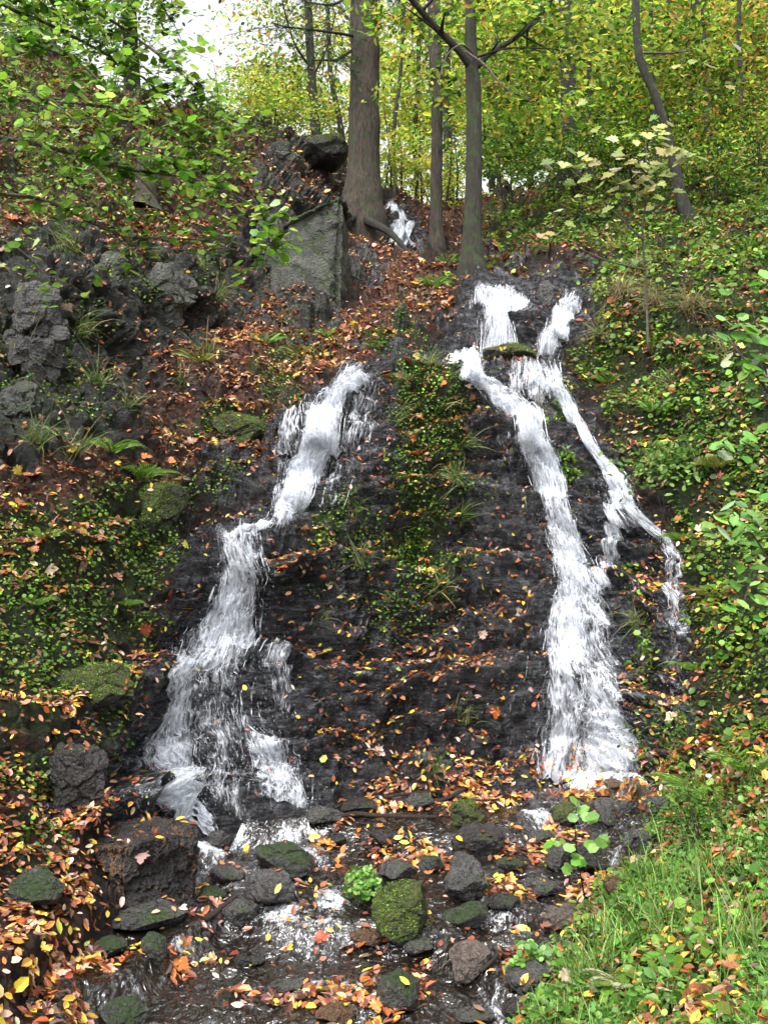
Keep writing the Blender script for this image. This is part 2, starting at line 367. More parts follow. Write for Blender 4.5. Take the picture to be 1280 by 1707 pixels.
m_wet = comb(poly([(570, 630), (620, 600), (735, 588), (775, 490), (800, 455), (985, 460), (980, 520), (935, 600), (960, 680), (1010, 750), (1065, 850), (1140, 960), (1150, 1100), (1170, 1220), (1100, 1290), (1080, 1330), (600, 1350), (500, 1370), (330, 1410), (170, 1390), (165, 1300), (190, 1220), (230, 1190), (190, 1110), (270, 1070), (310, 1000), (275, 930), (300, 900), (360, 875), (420, 860), (440, 770), (440, 720), (500, 670)], 1),
    blob(700, 545, 60, 14, .8, -20), blob(130, 1270, 75, 70, .8), blob(380, 790, 60, 60, .8), blob(120, 1340, 60, 60, .7), blob(660, 385, 55, 50, 1), blob(610, 465, 40, 40, .5), blob(860, 420, 60, 20, .6))
m_grey = comb(poly([(-230, 360), (0, 410), (60, 385), (130, 375), (200, 410), (330, 415), (420, 430), (430, 510), (340, 570), (225, 575), (235, 650), (150, 630), (120, 740), (60, 780), (-230, 820)], 1.3),
    poly([(430, 330), (480, 300), (560, 310), (575, 520), (540, 540), (430, 500)], 1), blob(470, 270, 35, 30, 1), blob(140, 700, 70, 60, .6), blob(650, 160, 1, 1, 0), blob(410, 730, 30, 30, .5), blob(1140, 720, 60, 30, .5, 30), blob(590, 440, 30, 40, .6))
m_stream = poly([(60, 1600), (200, 1510), (330, 1405), (420, 1370), (520, 1345), (640, 1335), (820, 1312), (880, 1296), (1080, 1288), (1110, 1320), (1100, 1380), (1040, 1450), (985, 1510), (930, 1560), (880, 1620), (850, 1707), (880, 1900), (-230, 1900), (-230, 1700), (0, 1650)], 1, 3)
m_moss = comb(poly([(-230, 850), (60, 840), (240, 800), (300, 880), (290, 1000), (210, 1110), (220, 1190), (120, 1200), (-230, 1200)], .75),
    poly([(660, 600), (760, 600), (790, 700), (770, 1000), (640, 1040), (600, 900), (640, 820)], 1.0, 8), blob(835, 592, 55, 18, .9), blob(930, 690, 35, 40, .8), blob(960, 790, 30, 20, .8),
    poly([(985, 450), (1280, 350), (1510, 350), (1510, 1300), (1280, 1300), (1130, 1240), (1170, 1150), (1150, 960), (1090, 850), (960, 660), (950, 580)], .82),
    poly([(-230, 30), (120, 100), (440, 230), (440, 330), (250, 380), (0, 400), (-230, 400)], .55), poly([(800, 330), (1280, 240), (1510, 200), (1510, 440), (1000, 440), (820, 440)], .68),
    blob(370, 710, 70, 30, .8), blob(250, 830, 80, 50, .8), blob(650, 570, 60, 20, .7), blob(700, 500, 20, 90, .3, 40), blob(500, 580, 80, 30, .5), blob(450, 640, 60, 40, .6), blob(730, 1270, 50, 30, .6), blob(150, 1140, 80, 50, .6),
    blob(370, 800, 60, 40, .5), blob(1080, 1000, 40, 150, .5, 0), poly([(1280, 1150), (1180, 1230), (1100, 1330), (1090, 1420), (970, 1500), (950, 1560), (870, 1640), (880, 1900), (1510, 1900), (1510, 1100)], .7), blob(40, 1250, 110, 90, .75), blob(20, 1420, 90, 60, .6), blob(150, 1230, 70, 60, .6), blob(200, 480, 200, 60, .42), blob(80, 620, 110, 110, .45), blob(340, 730, 100, 15, .4), blob(600, 1000, 160, 12, .3, 8), blob(570, 890, 90, 60, .6))
m_litter = comb(poly([(-230, 60), (0, 60), (200, 130), (300, 180), (440, 240), (580, 330), (590, 440), (430, 340), (330, 430), (200, 430), (120, 380), (-230, 420)], .85),
    poly([(380, 480), (600, 520), (760, 440), (730, 530), (620, 585), (520, 640), (440, 720), (440, 780), (250, 740), (210, 560), (330, 560)], .9), blob(690, 490, 70, 55, 1, -30), blob(620, 400, 50, 40, .9),
    blob(330, 775, 130, 40, .6), poly([(-230, 760), (100, 740), (220, 800), (200, 920), (80, 980), (-230, 1000)], .85), poly([(-230, 1190), (120, 1180), (110, 1330), (150, 1480), (140, 1560), (60, 1620), (-230, 1700)], 1), blob(140, 1080, 150, 120, .3),
    blob(550, 945, 100, 18, .8, -8), blob(640, 1080, 190, 26, 1.3, 8), blob(560, 1060, 100, 20, 1, 8), blob(720, 1100, 120, 34, 1.1, -12), blob(620, 1210, 110, 22, 1.1), blob(700, 1160, 140, 44, .8), blob(720, 1250, 140, 54, .95), blob(540, 890, 100, 20, .6, -15), blob(740, 1310, 140, 22, 1), blob(700, 840, 100, 130, .6), blob(790, 1150, 40, 80, .5, 0),
    blob(720, 690, 85, 95, .6), blob(770, 1020, 120, 90, .6), poly([(985, 450), (1510, 350), (1510, 1350), (1100, 1330), (1170, 1200), (1110, 900), (1000, 720), (950, 600)], .5), blob(1090, 540, 110, 80, .6), blob(1120, 1280, 120, 35, .9, -18), blob(1150, 800, 50, 160, .4), blob(1160, 1180, 60, 40, .6),
    poly([(640, 340), (1280, 240), (1510, 200), (1510, 440), (800, 450)], .5), blob(1180, 430, 150, 50, .5), blob(1180, 1660, 70, 60, .9), poly([(1100, 1300), (1510, 1200), (1510, 1860), (880, 1860)], .5), blob(870, 600, 80, 14, .5), blob(1000, 1400, 60, 40, .6), blob(1090, 1100, 40, 200, .45))
# which stretches of the rock carry falling water (kept clear of leaves)
m_fall = comb(poly([(575, 605), (625, 605), (610, 680), (560, 780), (540, 850), (450, 885), (435, 960), (445, 1100), (480, 1230), (530, 1330), (500, 1370), (340, 1420), (270, 1390), (230, 1240), (270, 1100), (340, 1000), (365, 880), (440, 870), (470, 760), (520, 660)], 1, 2),
    poly([(725, 585), (765, 590), (840, 650), (915, 700), (950, 830), (990, 950), (1040, 1100), (1080, 1290), (890, 1300), (900, 1180), (940, 1000), (900, 850), (860, 740), (800, 665), (745, 625)], 1, 2),
    poly([(780, 470), (890, 465), (880, 575), (790, 580)], 1, 2), poly([(935, 470), (975, 475), (965, 560), (930, 600), (890, 605), (910, 560), (945, 520)], 1, 2), poly([(860, 600), (935, 605), (940, 680), (1030, 790), (1080, 880), (1035, 930), (1010, 960), (1005, 800), (930, 690), (900, 640)], .8, 2), poly([(635, 345), (680, 355), (715, 415), (660, 410)], 1, 2))
wp = np.stack([g_px, g_py, 0*g_px], -1)
jx = fbm(wp, 1/55., 4, 31)*34; jy = fbm(wp, 1/55., 4, 32)*26
def G(m): return readm(m, g_px+jx, g_py+jy)
a_wet, a_grey, a_moss, a_lit = G(m_wet), G(m_grey), G(m_moss), G(m_litter)
a_str = readm(m_stream, g_px+jx*.4, g_py+jy*.4); a_fall = readm(m_fall, g_px, g_py)
low = g_py > 1850
a_str = np.where(low, ((g_px > -400) & (g_px < 900)).astype(float)*1.0, a_str)
# relief
x, z = P0[..., 0], P0[..., 2]
def saw(t, s=.82):
    f = t-np.floor(t); return np.where(f < s, f/s, 1-sstep(s, 1.0, f)*1.0)-.5
n_lo = fbm(P0, .9, 4, 1); n_md = fbm(P0, 3.5, 4, 2)
zz = z + .28*n_lo + .05*x + .1*n_md
led = .44*saw(zz/.62)*(.45+.9*sstep(-.5, .5, fbm(P0, 1.3, 2, 9))) + .09*saw((zz+.3*n_lo)/.19+3.1)*(.4+1.2*sstep(-.3, .4, fbm(P0, 2.1, 2, 29)))
lump = .18*n_lo + .09*n_md + .03*fbm(P0, 14, 3, 3)
near = sstep(2.2, 4.0, P0[..., 1])
f1b, f2b, cidb = voro(P0*np.array([1.3, 1, .8]) + .05*np.stack([n_md, n_lo, n_md], -1), 6.5, 8)
chunk0 = .07*(cidb-.5) - .03*(1-sstep(0, .1, f2b-f1b))
f1, f2, cid = voro(P0*np.array([1.0, 1.0, .62]) + .12*np.stack([n_md, n_lo, n_md], -1), 2.3, 5)
blocks = .24*(cid-.5) - .08*(1-sstep(0, .1, f2-f1))+chunk0*1.0 + .05*n_md + .03*fbm(P0, 12, 3, 13)
f1b, f2b, cidb = voro(P0 + .05*np.stack([n_md, n_lo, n_md], -1), 6.5, 8)
chunk = .07*(cidb-.5) - .035*(1-sstep(0, .1, f2b-f1b))
f1c, f2c, cidc = voro(P0*np.array([1, 1, 1.9]) + .04*np.stack([n_md, n_lo, n_md], -1), 12, 28)
fine = .045*saw((zz+.12*n_md)/.085+1.7, .7)*(.3+1.2*sstep(-.3, .4, fbm(P0, 2.7, 2, 39)))+.02*(cidc-.5)+.02*fbm(P0*np.array([1, 1, 2.2]), 20, 3, 33)
kg = np.clip(a_grey*1.3, 0, 1); kw = a_wet*(1-kg)
gen = lump*1.0 + .16*saw((z+.35*n_lo+.08*n_md)/.42)*(.3+.8*sstep(-.3, .4, fbm(P0, 1.1, 2, 19))) + chunk*.8+fine*.4
wetd = led*.95 + .06*n_md + .02*fbm(P0, 14, 3, 3) + chunk*.6+fine
disp = gen*(1-kg)*(1-kw) + blocks*kg + wetd*kw
disp = disp*(1-.8*a_str)*near*np.clip(P0[..., 1]/8, .5, 1.6)
# terraced stream
sp = .17; ph = .25*fbm(P0, 1.6, 3, 41)
tz = (P0[..., 2]+ph*.5)/sp; fz = tz-np.floor(tz)
stepz = (np.floor(tz)+sstep(.62, .98, fz))*sp - ph*.5
PW = P0.copy(); PW[..., 2] = P0[..., 2] + (stepz-P0[..., 2])*.75 - .02
foam_step = sstep(.6, .75, fz)*(1-sstep(.97, 1.0, fz))
PG = P0 + N0*disp[..., None]
bed = PW.copy(); bed[..., 2] += -.12 + .09*fbm(P0, 4.5, 4, 51) + .06*sstep(.25, .8, fbm(P0, 9, 2, 52))
k = a_str[..., None]; PG = PG*(1-k) + bed*k
# over the brow and away
hd = P0[0, :, :2] / np.linalg.norm(P0[0, :, :2], axis=-1, keepdims=True)
dist = np.cumsum(.35*1.17**np.arange(36)); sl_ = np.interp(PX, [-400, 300, 560, 640, 800, 3900], [.02, .0, -.02, .12, .2, .22])
back = []
for d in dist:
    q = np.concatenate([P0[0, :, :2] + hd*d, (P0[0, :, 2] + sl_*min(d, 60) + .12*min(d, 2)*0)[:, None]], -1)
    q[:, 2] += (.25*fbm(q, .5, 3, 61) + .08*fbm(q, 2, 3, 62))*min(1, d)+PG[0, :, 2]*0
    back.append(q)
back = np.array(back[::-1]); nb = len(back)
ALL = np.concatenate([back, PG], 0)
R_, C_ = ALL.shape[:2]
idx = np.arange(R_*C_).reshape(R_, C_)
quads = np.stack([idx[:-1, :-1], idx[1:, :-1], idx[1:, 1:], idx[:-1, 1:]], -1).reshape(-1, 4)
def padb(a, v): return np.concatenate([np.full((nb, C_), v), a], 0)
slopeN = gnorm(PG)
flat = slopeN[..., 2]
steep_rock = .42*(1-sstep(.25, .55, flat))*(1-a_str)
rockA = np.clip(np.maximum(np.maximum(kw*(.85+.4*(1-flat)), kg*1.1), steep_rock), 0, 1)
mossA = np.clip(a_moss*(.75+.35*flat)*(1-.2*kg), 0, 1)
litA = np.clip(a_lit*(.6+.6*flat), 0, 1)
ground = mkmesh('ground', ALL, quads, M['ground'], attrs={'rock': padb(np.maximum(rockA, a_str*.8), 0), 'grey': padb(kg, 0), 'moss': padb(mossA*(1-a_str), .3), 'litter': padb(litA, .6)})
tag(ground, kind='structure')
vp = mkmesh('valley_floor', [(-400, -400, -.7), (400, -400, -.7), (400, 3, -.7), (-400, 3, -.7)], np.array([[0, 1, 2, 3]]), M['ground']); tag(vp, kind='structure')
bpy.context.view_layer.update()
bvh = BVHTree.FromObject(ground, bpy.context.evaluated_depsgraph_get())
def gz(x, y, d=0.0):
    r = bvh.ray_cast(Vector((x, y, 60)), Vector((0, 0, -1)))
    return r[0].z if r[0] else d
def samp(px, py, A=None):
    A = PG if A is None else A
    px = np.asarray(px, float); py = np.asarray(py, float)
    fx = np.clip(np.interp(px, PX, np.arange(len(PX))), 0, len(PX)-1.001)
    s = skyline(px); fy = np.clip((py-s)/(1850-s), 0, 1)*(len(ROWS)-1); fy = np.clip(fy, 0, len(ROWS)-1.001)
    i = fx.astype(int); j = fy.astype(int); a = (fx-i)[..., None]; b = (fy-j)[..., None]
    return (A[j, i]*(1-a)+A[j, i+1]*a)*(1-b)+(A[j+1, i]*(1-a)+A[j+1, i+1]*a)*b
def hit(px, py):
    """where the line of sight through a pixel meets the slope"""
    o = Vector((0, 0, CAMZ)); d = Vector(W(px, py, 10.0))-o; d.normalize()
    r = bvh.ray_cast(o, d); r2 = wbvh.ray_cast(o, d)
    if r2[0] is not None and (r[0] is None or r2[3] < r[3]): r = r2
    if r[0] is None: return None, None
    return np.array(r[0]), np.array(r[1])
# ------------------------------------------------------------------ stream
ws = a_str[:len(ROWS)+14]; Rw = ws.shape[0]
PWs = PW[:Rw].copy()
PWs[..., 2] += .012*fbm(PWs*np.array([1, 1, 0]), 9, 3, 71) + .008*fbm(PWs*np.array([1.6, .8, 0]), 30, 2, 72)
m4 = (ws[:-1, :-1]+ws[1:, 1:]+ws[1:, :-1]+ws[:-1, 1:])/4
keep = m4 > .25
wi = np.arange(Rw*C_).reshape(Rw, C_)
wq = np.stack([wi[:-1, :-1], wi[1:, :-1], wi[1:, 1:], wi[:-1, 1:]], -1)[keep]
used, inv = np.unique(wq, return_inverse=True)
froth = comb(blob(1020, 1287, 70, 18, 1.1), blob(330, 1395, 40, 18, .9), blob(430, 1375, 90, 20, .4), blob(550, 1480, 34, 30, .8), blob(500, 1512, 80, 16, .5), blob(700, 1500, 30, 12, .3), blob(490, 1400, 60, 15, .35), blob(740, 1370, 120, 14, .1), blob(600, 1640, 300, 30, .22, 4), blob(420, 1450, 90, 40, .4), blob(860, 1480, 60, 30, .3), blob(930, 1350, 60, 20, .35), blob(300, 1690, 200, 20, .2), blob(700, 1680, 160, 30, .25), blob(300, 1560, 100, 14, .3), blob(520, 1620, 140, 14, .45), blob(880, 1300, 60, 10, .4))
fo = np.clip(.1+.36*foam_step[:Rw]*(.2+1.1*sstep(-.2,.4,fbm(P0[:Rw],3,2,77))) + readm(froth, g_px[:Rw], g_py[:Rw]) , 0, 1.1)
stream = mkmesh('stream_water', PWs.reshape(-1, 3)[used], inv.reshape(-1, 4), M['water'], attrs={'foam': fo.ravel()[used]})
bpy.context.view_layer.update(); wbvh = BVHTree.FromObject(stream, bpy.context.evaluated_depsgraph_get())
tag(stream, 'dark shallow stream rippling over stones below the falls', 'stream', kind='structure')
# ------------------------------------------------------------------ falling water
def fall(name, ribbons, label, drops=0):
    VV, FF, DD, UU = [], [], [], []; off = 0; SV, SF, SU, SD = [], [], [], []; so_ = 0
    for rb in ribbons:
        st = np.array(rb['st'], float); layers = rb.get('layers', 3); dn = rb.get('dens', 1.0); ns = rb.get('strands', 0)
        L_ = np.concatenate([[0], np.cumsum(np.hypot(np.diff(st[:, 1]), np.diff(st[:, 0]*.5+st[:, 2]*.5)))])
        nv = max(6, int(L_[-1]/3.2)); wmax = (st[:, 2]-st[:, 0]).max(); nu = max(7, int(wmax/2.6))
        s = np.linspace(0, L_[-1], nv); xl = np.interp(s, L_, st[:, 0]); yy = np.interp(s, L_, st[:, 1]); xr = np.interp(s, L_, st[:, 2]); dd = np.interp(s, L_, st[:, 3])
        u = np.linspace(0, 1, nu)
        tilt = rb.get('tilt', 0.0)
        wj = np.stack([s/40., 0*s+off*.01, 0*s+3.3], -1)
        xl = xl + 7*fbm(wj, 1, 3, 5); xr = xr + 7*fbm(wj, 1, 3, 6)
        gx = xl[:, None]*(1-u)+xr[:, None]*u; gy = yy[:, None] + tilt*(u-.5)[None]*(xr-xl)[:, None]
        tx_, ty_ = gx.copy(), gy.copy()
        for _ in range(3):
            qx, qy = proj(samp(gx, gy)); ker = np.ones(9)/9
            ex = (tx_-qx).mean(1); ey = (ty_-qy).mean(1)
            ex = np.convolve(np.pad(ex, 4, 'edge'), ker, 'valid'); ey = np.convolve(np.pad(ey, 4, 'edge'), ker, 'valid')
            gx = gx+.8*ex[:, None]; gy = gy+.8*ey[:, None]
        S = samp(gx, gy); Nn = samp(gx, gy, N0); Nn /= np.linalg.norm(Nn, axis=-1, keepdims=True)
        # smooth the sheet along its fall, so it leaps off the ledges
        def sheet(gx, gy, Nn):
            S = samp(gx, gy); Sb = samp(gx, gy, P0); h = ((S-Sb)*Nn).sum(-1); hm = h.copy()
            for q in range(1, 5): hm[q:] = np.maximum(hm[q:], h[:-q]-.015*q)
            hm = h+(hm-h)*sstep(0, 6., np.arange(len(h)))[:, None]
            return Sb+Nn*(hm[..., None]+.03)
        for _ in range(2):
            qx, qy = proj(sheet(gx, gy, Nn)); ex = (tx_-qx).mean(1); ey = (ty_-qy).mean(1)
            ex = np.convolve(np.pad(ex, 4, 'edge'), ker, 'valid'); ey = np.convolve(np.pad(ey, 4, 'edge'), ker, 'valid')
            gx = gx+.8*ex[:, None]; gy = gy+.8*ey[:, None]
            Nn = samp(gx, gy, N0); Nn /= np.linalg.norm(Nn, axis=-1, keepdims=True)
        S = sheet(gx, gy, Nn)-Nn*.03
        e = 1-np.abs(2*u-1)**2.2
        vm = np.concatenate([[0], np.cumsum(np.linalg.norm(np.diff(S[:, nu//2], axis=0), axis=-1))])
        um = np.linalg.norm(S[:, -1]-S[:, 0], axis=-1)
        UVu = (u[None]-.5)*um[:, None]; UVv = np.broadcast_to(vm[:, None], UVu.shape)
        lift0 = None
        for l in range(layers):
            lift = (.012+.022*l) + e[None]*(.02+.02*l) + .022*fbm(np.stack([UVu, UVv*.35, 0*UVu+l], -1), 14, 3, 80+l)
            lift = lift*(.15+.85*sstep(0, 8., np.arange(nv)))[:, None]
            Q = S + Nn*lift[..., None]
            D = (dd[:, None]*dn)*(.8+.2*e[None]) - .06*l-.03 - .4*(1-sstep(0, .22, np.minimum(u, 1-u)))[None] + .10*fbm(np.stack([UVu, UVv*.4, 0*UVu+4], -1), 5, 2, 90)
            D = D - .4*(1-sstep(0, 8., np.arange(nv)))[:, None]*rb.get('fade0', 1) - .4*(1-sstep(0, 8., nv-1-np.arange(nv)))[:, None]*rb.get('fade1', .5)
            ii = off+np.arange(nv*nu).reshape(nv, nu)
            VV.append(Q.reshape(-1, 3)); DD.append(D.ravel()); UU.append(np.stack([UVu+l*3.7+off*.013, UVv+l*1.9], -1).reshape(-1, 2))
            FF.append(np.stack([ii[:-1, :-1], ii[1:, :-1], ii[1:, 1:], ii[:-1, 1:]], -1).reshape(-1, 4)); off += nv*nu
            lift0 = Q
        Q = lift0
        for _ in range(int(ns*1.15)):
            seg = 7; v0 = random.random()*(nv-4); ln = random.uniform(4, 13)
            uu0 = .03+.94*(random.random() if random.random() < .4 else (random.random()+random.random())/2); v = np.clip(v0+np.linspace(0, ln, seg), 0, nv-1.01)
            uu = np.clip(uu0+random.uniform(-.09, .09)*np.linspace(0, 1, seg)+.003*np.sin(np.linspace(0, random.uniform(3, 9), seg)+random.random()*6), .005, .995)
            fj = v.astype(int); fb = (v-fj)[:, None]; fi = uu*(nu-1.01); ii = fi.astype(int); fa = (fi-ii)[:, None]
            c = (Q[fj, ii]*(1-fa)+Q[fj, ii+1]*fa)*(1-fb)+(Q[np.minimum(fj+1, nv-1), ii]*(1-fa)+Q[np.minimum(fj+1, nv-1), ii+1]*fa)*fb
            nn = Nn[fj, ii]; c = c+nn*random.uniform(-.015, .03)
            tan = np.gradient(c, axis=0); sd_ = np.cross(tan, nn); sd_ /= np.linalg.norm(sd_, axis=-1, keepdims=True)+1e-9
            wd = random.uniform(.0006, .0038)*np.sin(np.linspace(.15, PI-.1, seg))[:, None]*c[:, 1:2]/8
            rr = np.stack([c-sd_*wd, c+nn*wd*.8, c+sd_*wd], 1).reshape(-1, 3)
            SU.append(np.repeat(np.stack([c[:, 0]*.6+random.random()*3, vm[fj]+v0], -1), 3, 0)); SD.append(np.repeat(np.clip(dd[fj]*.5+random.uniform(.08, .34), 0, .6)-.3*np.abs(np.linspace(-1, 1, seg))**2, 3)); b_ = so_+np.arange(seg*3).reshape(seg, 3)
            SV.append(rr); SF.append(np.concatenate([np.stack([b_[:-1, k], b_[1:, k], b_[1:, k+1], b_[:-1, k+1]], -1) for k in (0, 1)])); so_ += seg*3
        for _ in range(int(ns*rb.get('drop', .5))):
            j = random.randint(0, nv-1); uu_ = random.gauss(.5, .36); uu_ = min(1.12, max(-.12, uu_)); i_ = int(min(.99, max(0, uu_))*(nu-1))
            SU.append(np.zeros((6, 2))); SD.append(np.full(6, .7)); c = Q[j, i_]+Nn[j, i_]*random.uniform(.0, .07)+np.array([random.gauss(0, .03), 0, random.gauss(0, .03)])
            r = random.uniform(.0015, .005); T = np.array([[0, 0, r*1.9], [r, 0, 0], [0, -r, 0], [-r, 0, 0], [0, r, 0], [0, 0, -r*1.9]])+c
            b_ = so_; SV.append(T); SF.append(np.array([[b_, b_+1, b_+2, b_+2], [b_, b_+2, b_+3, b_+3]])[:0].reshape(0, 4))
            SF.append(np.array([[b_, b_+1, b_+5, b_+2], [b_, b_+3, b_+5, b_+4]])); so_ += 6
    nW = off
    if SV:
        VV.append(np.concatenate(SV)); DD.append(np.concatenate(SD)); UU.append(np.concatenate(SU)); FF.append(np.concatenate(SF)+nW)
    o = mkmesh(name, np.concatenate(VV), np.concatenate(FF), M['foam'], attrs={'dens': np.concatenate(DD)}, uv=np.concatenate(UU))
    return tag(o, label, 'waterfall', 'waterfalls down the rock face', 'structure')
# stations: left x, y, right x, density
fall('waterfall', [
  dict(st=[(578, 614, 630, .5), (556, 635, 620, .56), (526, 665, 612, .55), (503, 700, 594, .56), (490, 740, 572, .62), (474, 790, 552, .62), (460, 830, 532, .58), (450, 860, 500, .55), (440, 884, 480, .6)], strands=420, layers=4),
  dict(st=[(585, 625, 650, .42), (560, 690, 645, .42), (535, 760, 615, .38), (510, 850, 580, .36)], strands=50, layers=1),
  dict(st=[(470, 675, 535, .4), (450, 730, 505, .42), (448, 800, 485, .3)], strands=30, layers=1),
  dict(st=[(362, 874, 474, .85), (363, 880, 462, .85), (366, 890, 450, .6)], strands=30, layers=2, fade0=0, fade1=0),
  dict(st=[(368, 884, 446, .42), (360, 930, 440, .44), (346, 985, 438, .52), (325, 1030, 440, .56), (290, 1075, 444, .56), (266, 1120, 442, .45), (262, 1170, 440, .42), (258, 1215, 448, .46), (245, 1240, 476, .56)], strands=620, layers=4, fade0=0, fade1=.3),
  dict(st=[(262, 1070, 340, .45), (262, 1120, 335, .55), (266, 1180, 320, .5), (262, 1225, 310, .55), (250, 1240, 320, .6)], strands=120, layers=2),
  dict(st=[(230, 1228, 330, .6), (240, 1260, 318, .55), (262, 1310, 318, .6), (272, 1350, 335, .65), (300, 1400, 358, .8), (318, 1424, 362, .7)], strands=240, layers=4, fade0=.3, fade1=0),
  dict(st=[(390, 1222, 476, .62), (400, 1250, 490, .52), (410, 1290, 512, .45), (415, 1330, 532, .48), (405, 1372, 540, .5)], strands=260, layers=3, fade0=.3, fade1=.2),
  dict(st=[(300, 1215, 420, .45), (305, 1290, 430, .36), (310, 1380, 440, .42)], strands=90, layers=2),
  dict(st=[(190, 1240, 255, .38), (180, 1300, 265, .3), (200, 1370, 290, .3)], strands=50, layers=1),
  dict(st=[(435, 1065, 478, .42), (440, 1120, 490, .4), (450, 1200, 500, .3)], strands=60, layers=2),
], 'broad left waterfall dropping over a dark ledge in two tiers')
fall('waterfall', [
  dict(st=[(724, 596, 770, .6), (738, 612, 796, .65), (768, 640, 836, .62), (806, 668, 876, .62), (836, 700, 912, .65), (860, 742, 926, .6), (875, 790, 944, .6), (893, 840, 962, .6), (903, 900, 978, .62), (914, 960, 1002, .58), (924, 1020, 1022, .55), (936, 1080, 1036, .53), (950, 1130, 1048, .52), (958, 1180, 1058, .55), (965, 1230, 1068, .6), (968, 1292, 1084, .7)], strands=1100, layers=4, fade1=0),
  dict(st=[(915, 960, 990, .45), (903, 1030, 985, .52), (893, 1100, 985, .55), (888, 1170, 995, .52), (882, 1230, 1000, .5), (875, 1300, 1000, .55)], strands=330, layers=2, fade1=0),
  dict(st=[(745, 600, 800, .3), (800, 690, 870, .3), (830, 780, 890, .27), (850, 900, 920, .27), (850, 1000, 930, .25), (840, 1150, 915, .27), (830, 1280, 905, .3)], strands=150, layers=1),
  dict(st=[(1010, 1070, 1050, .2), (1030, 1160, 1070, .2), (1050, 1280, 1095, .3)], strands=60, layers=1),
  dict(st=[(884, 1290, 935, .5), (880, 1302, 930, .5)], strands=10, layers=2),
], 'tall right waterfall, the longest white chute down the dark rock face')
fall('waterfall', [
  dict(st=[(778, 480, 892, .58), (780, 510, 890, .55), (786, 545, 884, .58), (790, 586, 870, .6)], strands=330, layers=3, fade0=.5),
  dict(st=[(845, 484, 888, .56), (835, 510, 884, .56), (820, 545, 866, .56), (810, 584, 852, .55)], strands=160, layers=3, fade0=.2),
  dict(st=[(800, 574, 835, .36), (775, 584, 808, .36), (742, 594, 780, .5)], strands=50, layers=2, fade0=0, fade1=0),
  dict(st=[(850, 585, 905, .4), (838, 640, 880, .35), (850, 690, 890, .3)], strands=50, layers=2),
], 'short wide cascade at the top of the falls above a mossy ledge')
fall('waterfall', [
  dict(st=[(935, 484, 974, .55), (938, 506, 972, .55), (925, 535, 966, .55), (905, 565, 942, .55), (893, 590, 930, .65), (888, 602, 926, .6)], strands=180, layers=3),
  dict(st=[(852, 598, 932, .5), (858, 640, 935, .5), (866, 680, 940, .42)], strands=110, layers=2),
  dict(st=[(903, 606, 938, .58), (912, 650, 944, .58), (934, 690, 966, .6), (960, 725, 992, .6), (982, 760, 1014, .62), (1002, 795, 1048, .62), (1008, 820, 1066, .52), (1014, 860, 1082, .48), (1030, 890, 1094, .42)], strands=220, layers=3),
  dict(st=[(1006, 800, 1038, .58), (1012, 850, 1040, .5), (1012, 900, 1038, .52), (1000, 945, 1028, .52), (972, 1000, 1008, .5)], strands=110, layers=2),
], 'thin side cascade branching down the right edge of the rock face')
fall('waterfall', [
  dict(st=[(1010, 800, 1046, .55), (1030, 830, 1064, .5), (1048, 860, 1084, .5), (1066, 882, 1108, .52), (1092, 900, 1130, .55), (1106, 930, 1140, .5), (1108, 980, 1148, .42), (1108, 1050, 1150, .4), (1110, 1120, 1150, .36), (1118, 1200, 1165, .32)], strands=130, layers=2),
], 'faint trickle over leaves and moss, rightmost of the falling water')
fall('waterfall', [
  dict(st=[(630, 340, 668, .75), (634, 365, 690, .72), (642, 390, 706, .66), (652, 420, 722, .6)], strands=150, layers=2, drop=.1, tilt=.2),
], 'small distant waterfall beside the foot of the thickest trunk')
# ------------------------------------------------------------------ leaves, blades, tubes
T_BEECH = (np.array([(0, 0, 0), (.3, .24, .07), (.68, .22, .06), (1, 0, 0), (.68, -.22, .06), (.3, -.24, .07)]), np.array([[0, 3, 2, 1], [0, 5, 4, 3]]))
T_ROUND = (np.array([(0, 0, 0), (.22, .38, .07), (.7, .4, .05), (1, 0, -.03), (.7, -.4, .05), (.22, -.38, .07)]), np.array([[0, 3, 2, 1], [0, 5, 4, 3]]))
T_TRI = (np.array([(0, 0, 0), (.5, .3, .06), (1, 0, 0), (.5, -.3, .06)]), np.array([[0, 1, 2, 3]]))
_mo = [(0, .05), (-.05, .3), (.12, .28), (.1, .52), (.3, .38), (.42, .6), (.52, .34), (.62, .36), (.66, .2), (.82, .2), (1, 0)]
_mo = _mo+[(a, -b) for a, b in _mo[::-1][1:]]
T_MAPLE = (np.array([(.32, 0, -.02)]+[(a, b, .1*abs(b)+.03*((i*7) % 3)) for i, (a, b) in enumerate(_mo)]), np.array([[0, i+1, i+2] for i in range(len(_mo)-1)]))
def frames(Nn, heading=None):
    Nn = Nn/(np.linalg.norm(Nn, axis=-1, keepdims=True)+1e-9)
    r = rng.normal(size=Nn.shape) if heading is None else heading
    T = r-(r*Nn).sum(-1, keepdims=True)*Nn; T /= np.linalg.norm(T, axis=-1, keepdims=True)+1e-9
    return T, np.cross(Nn, T), Nn
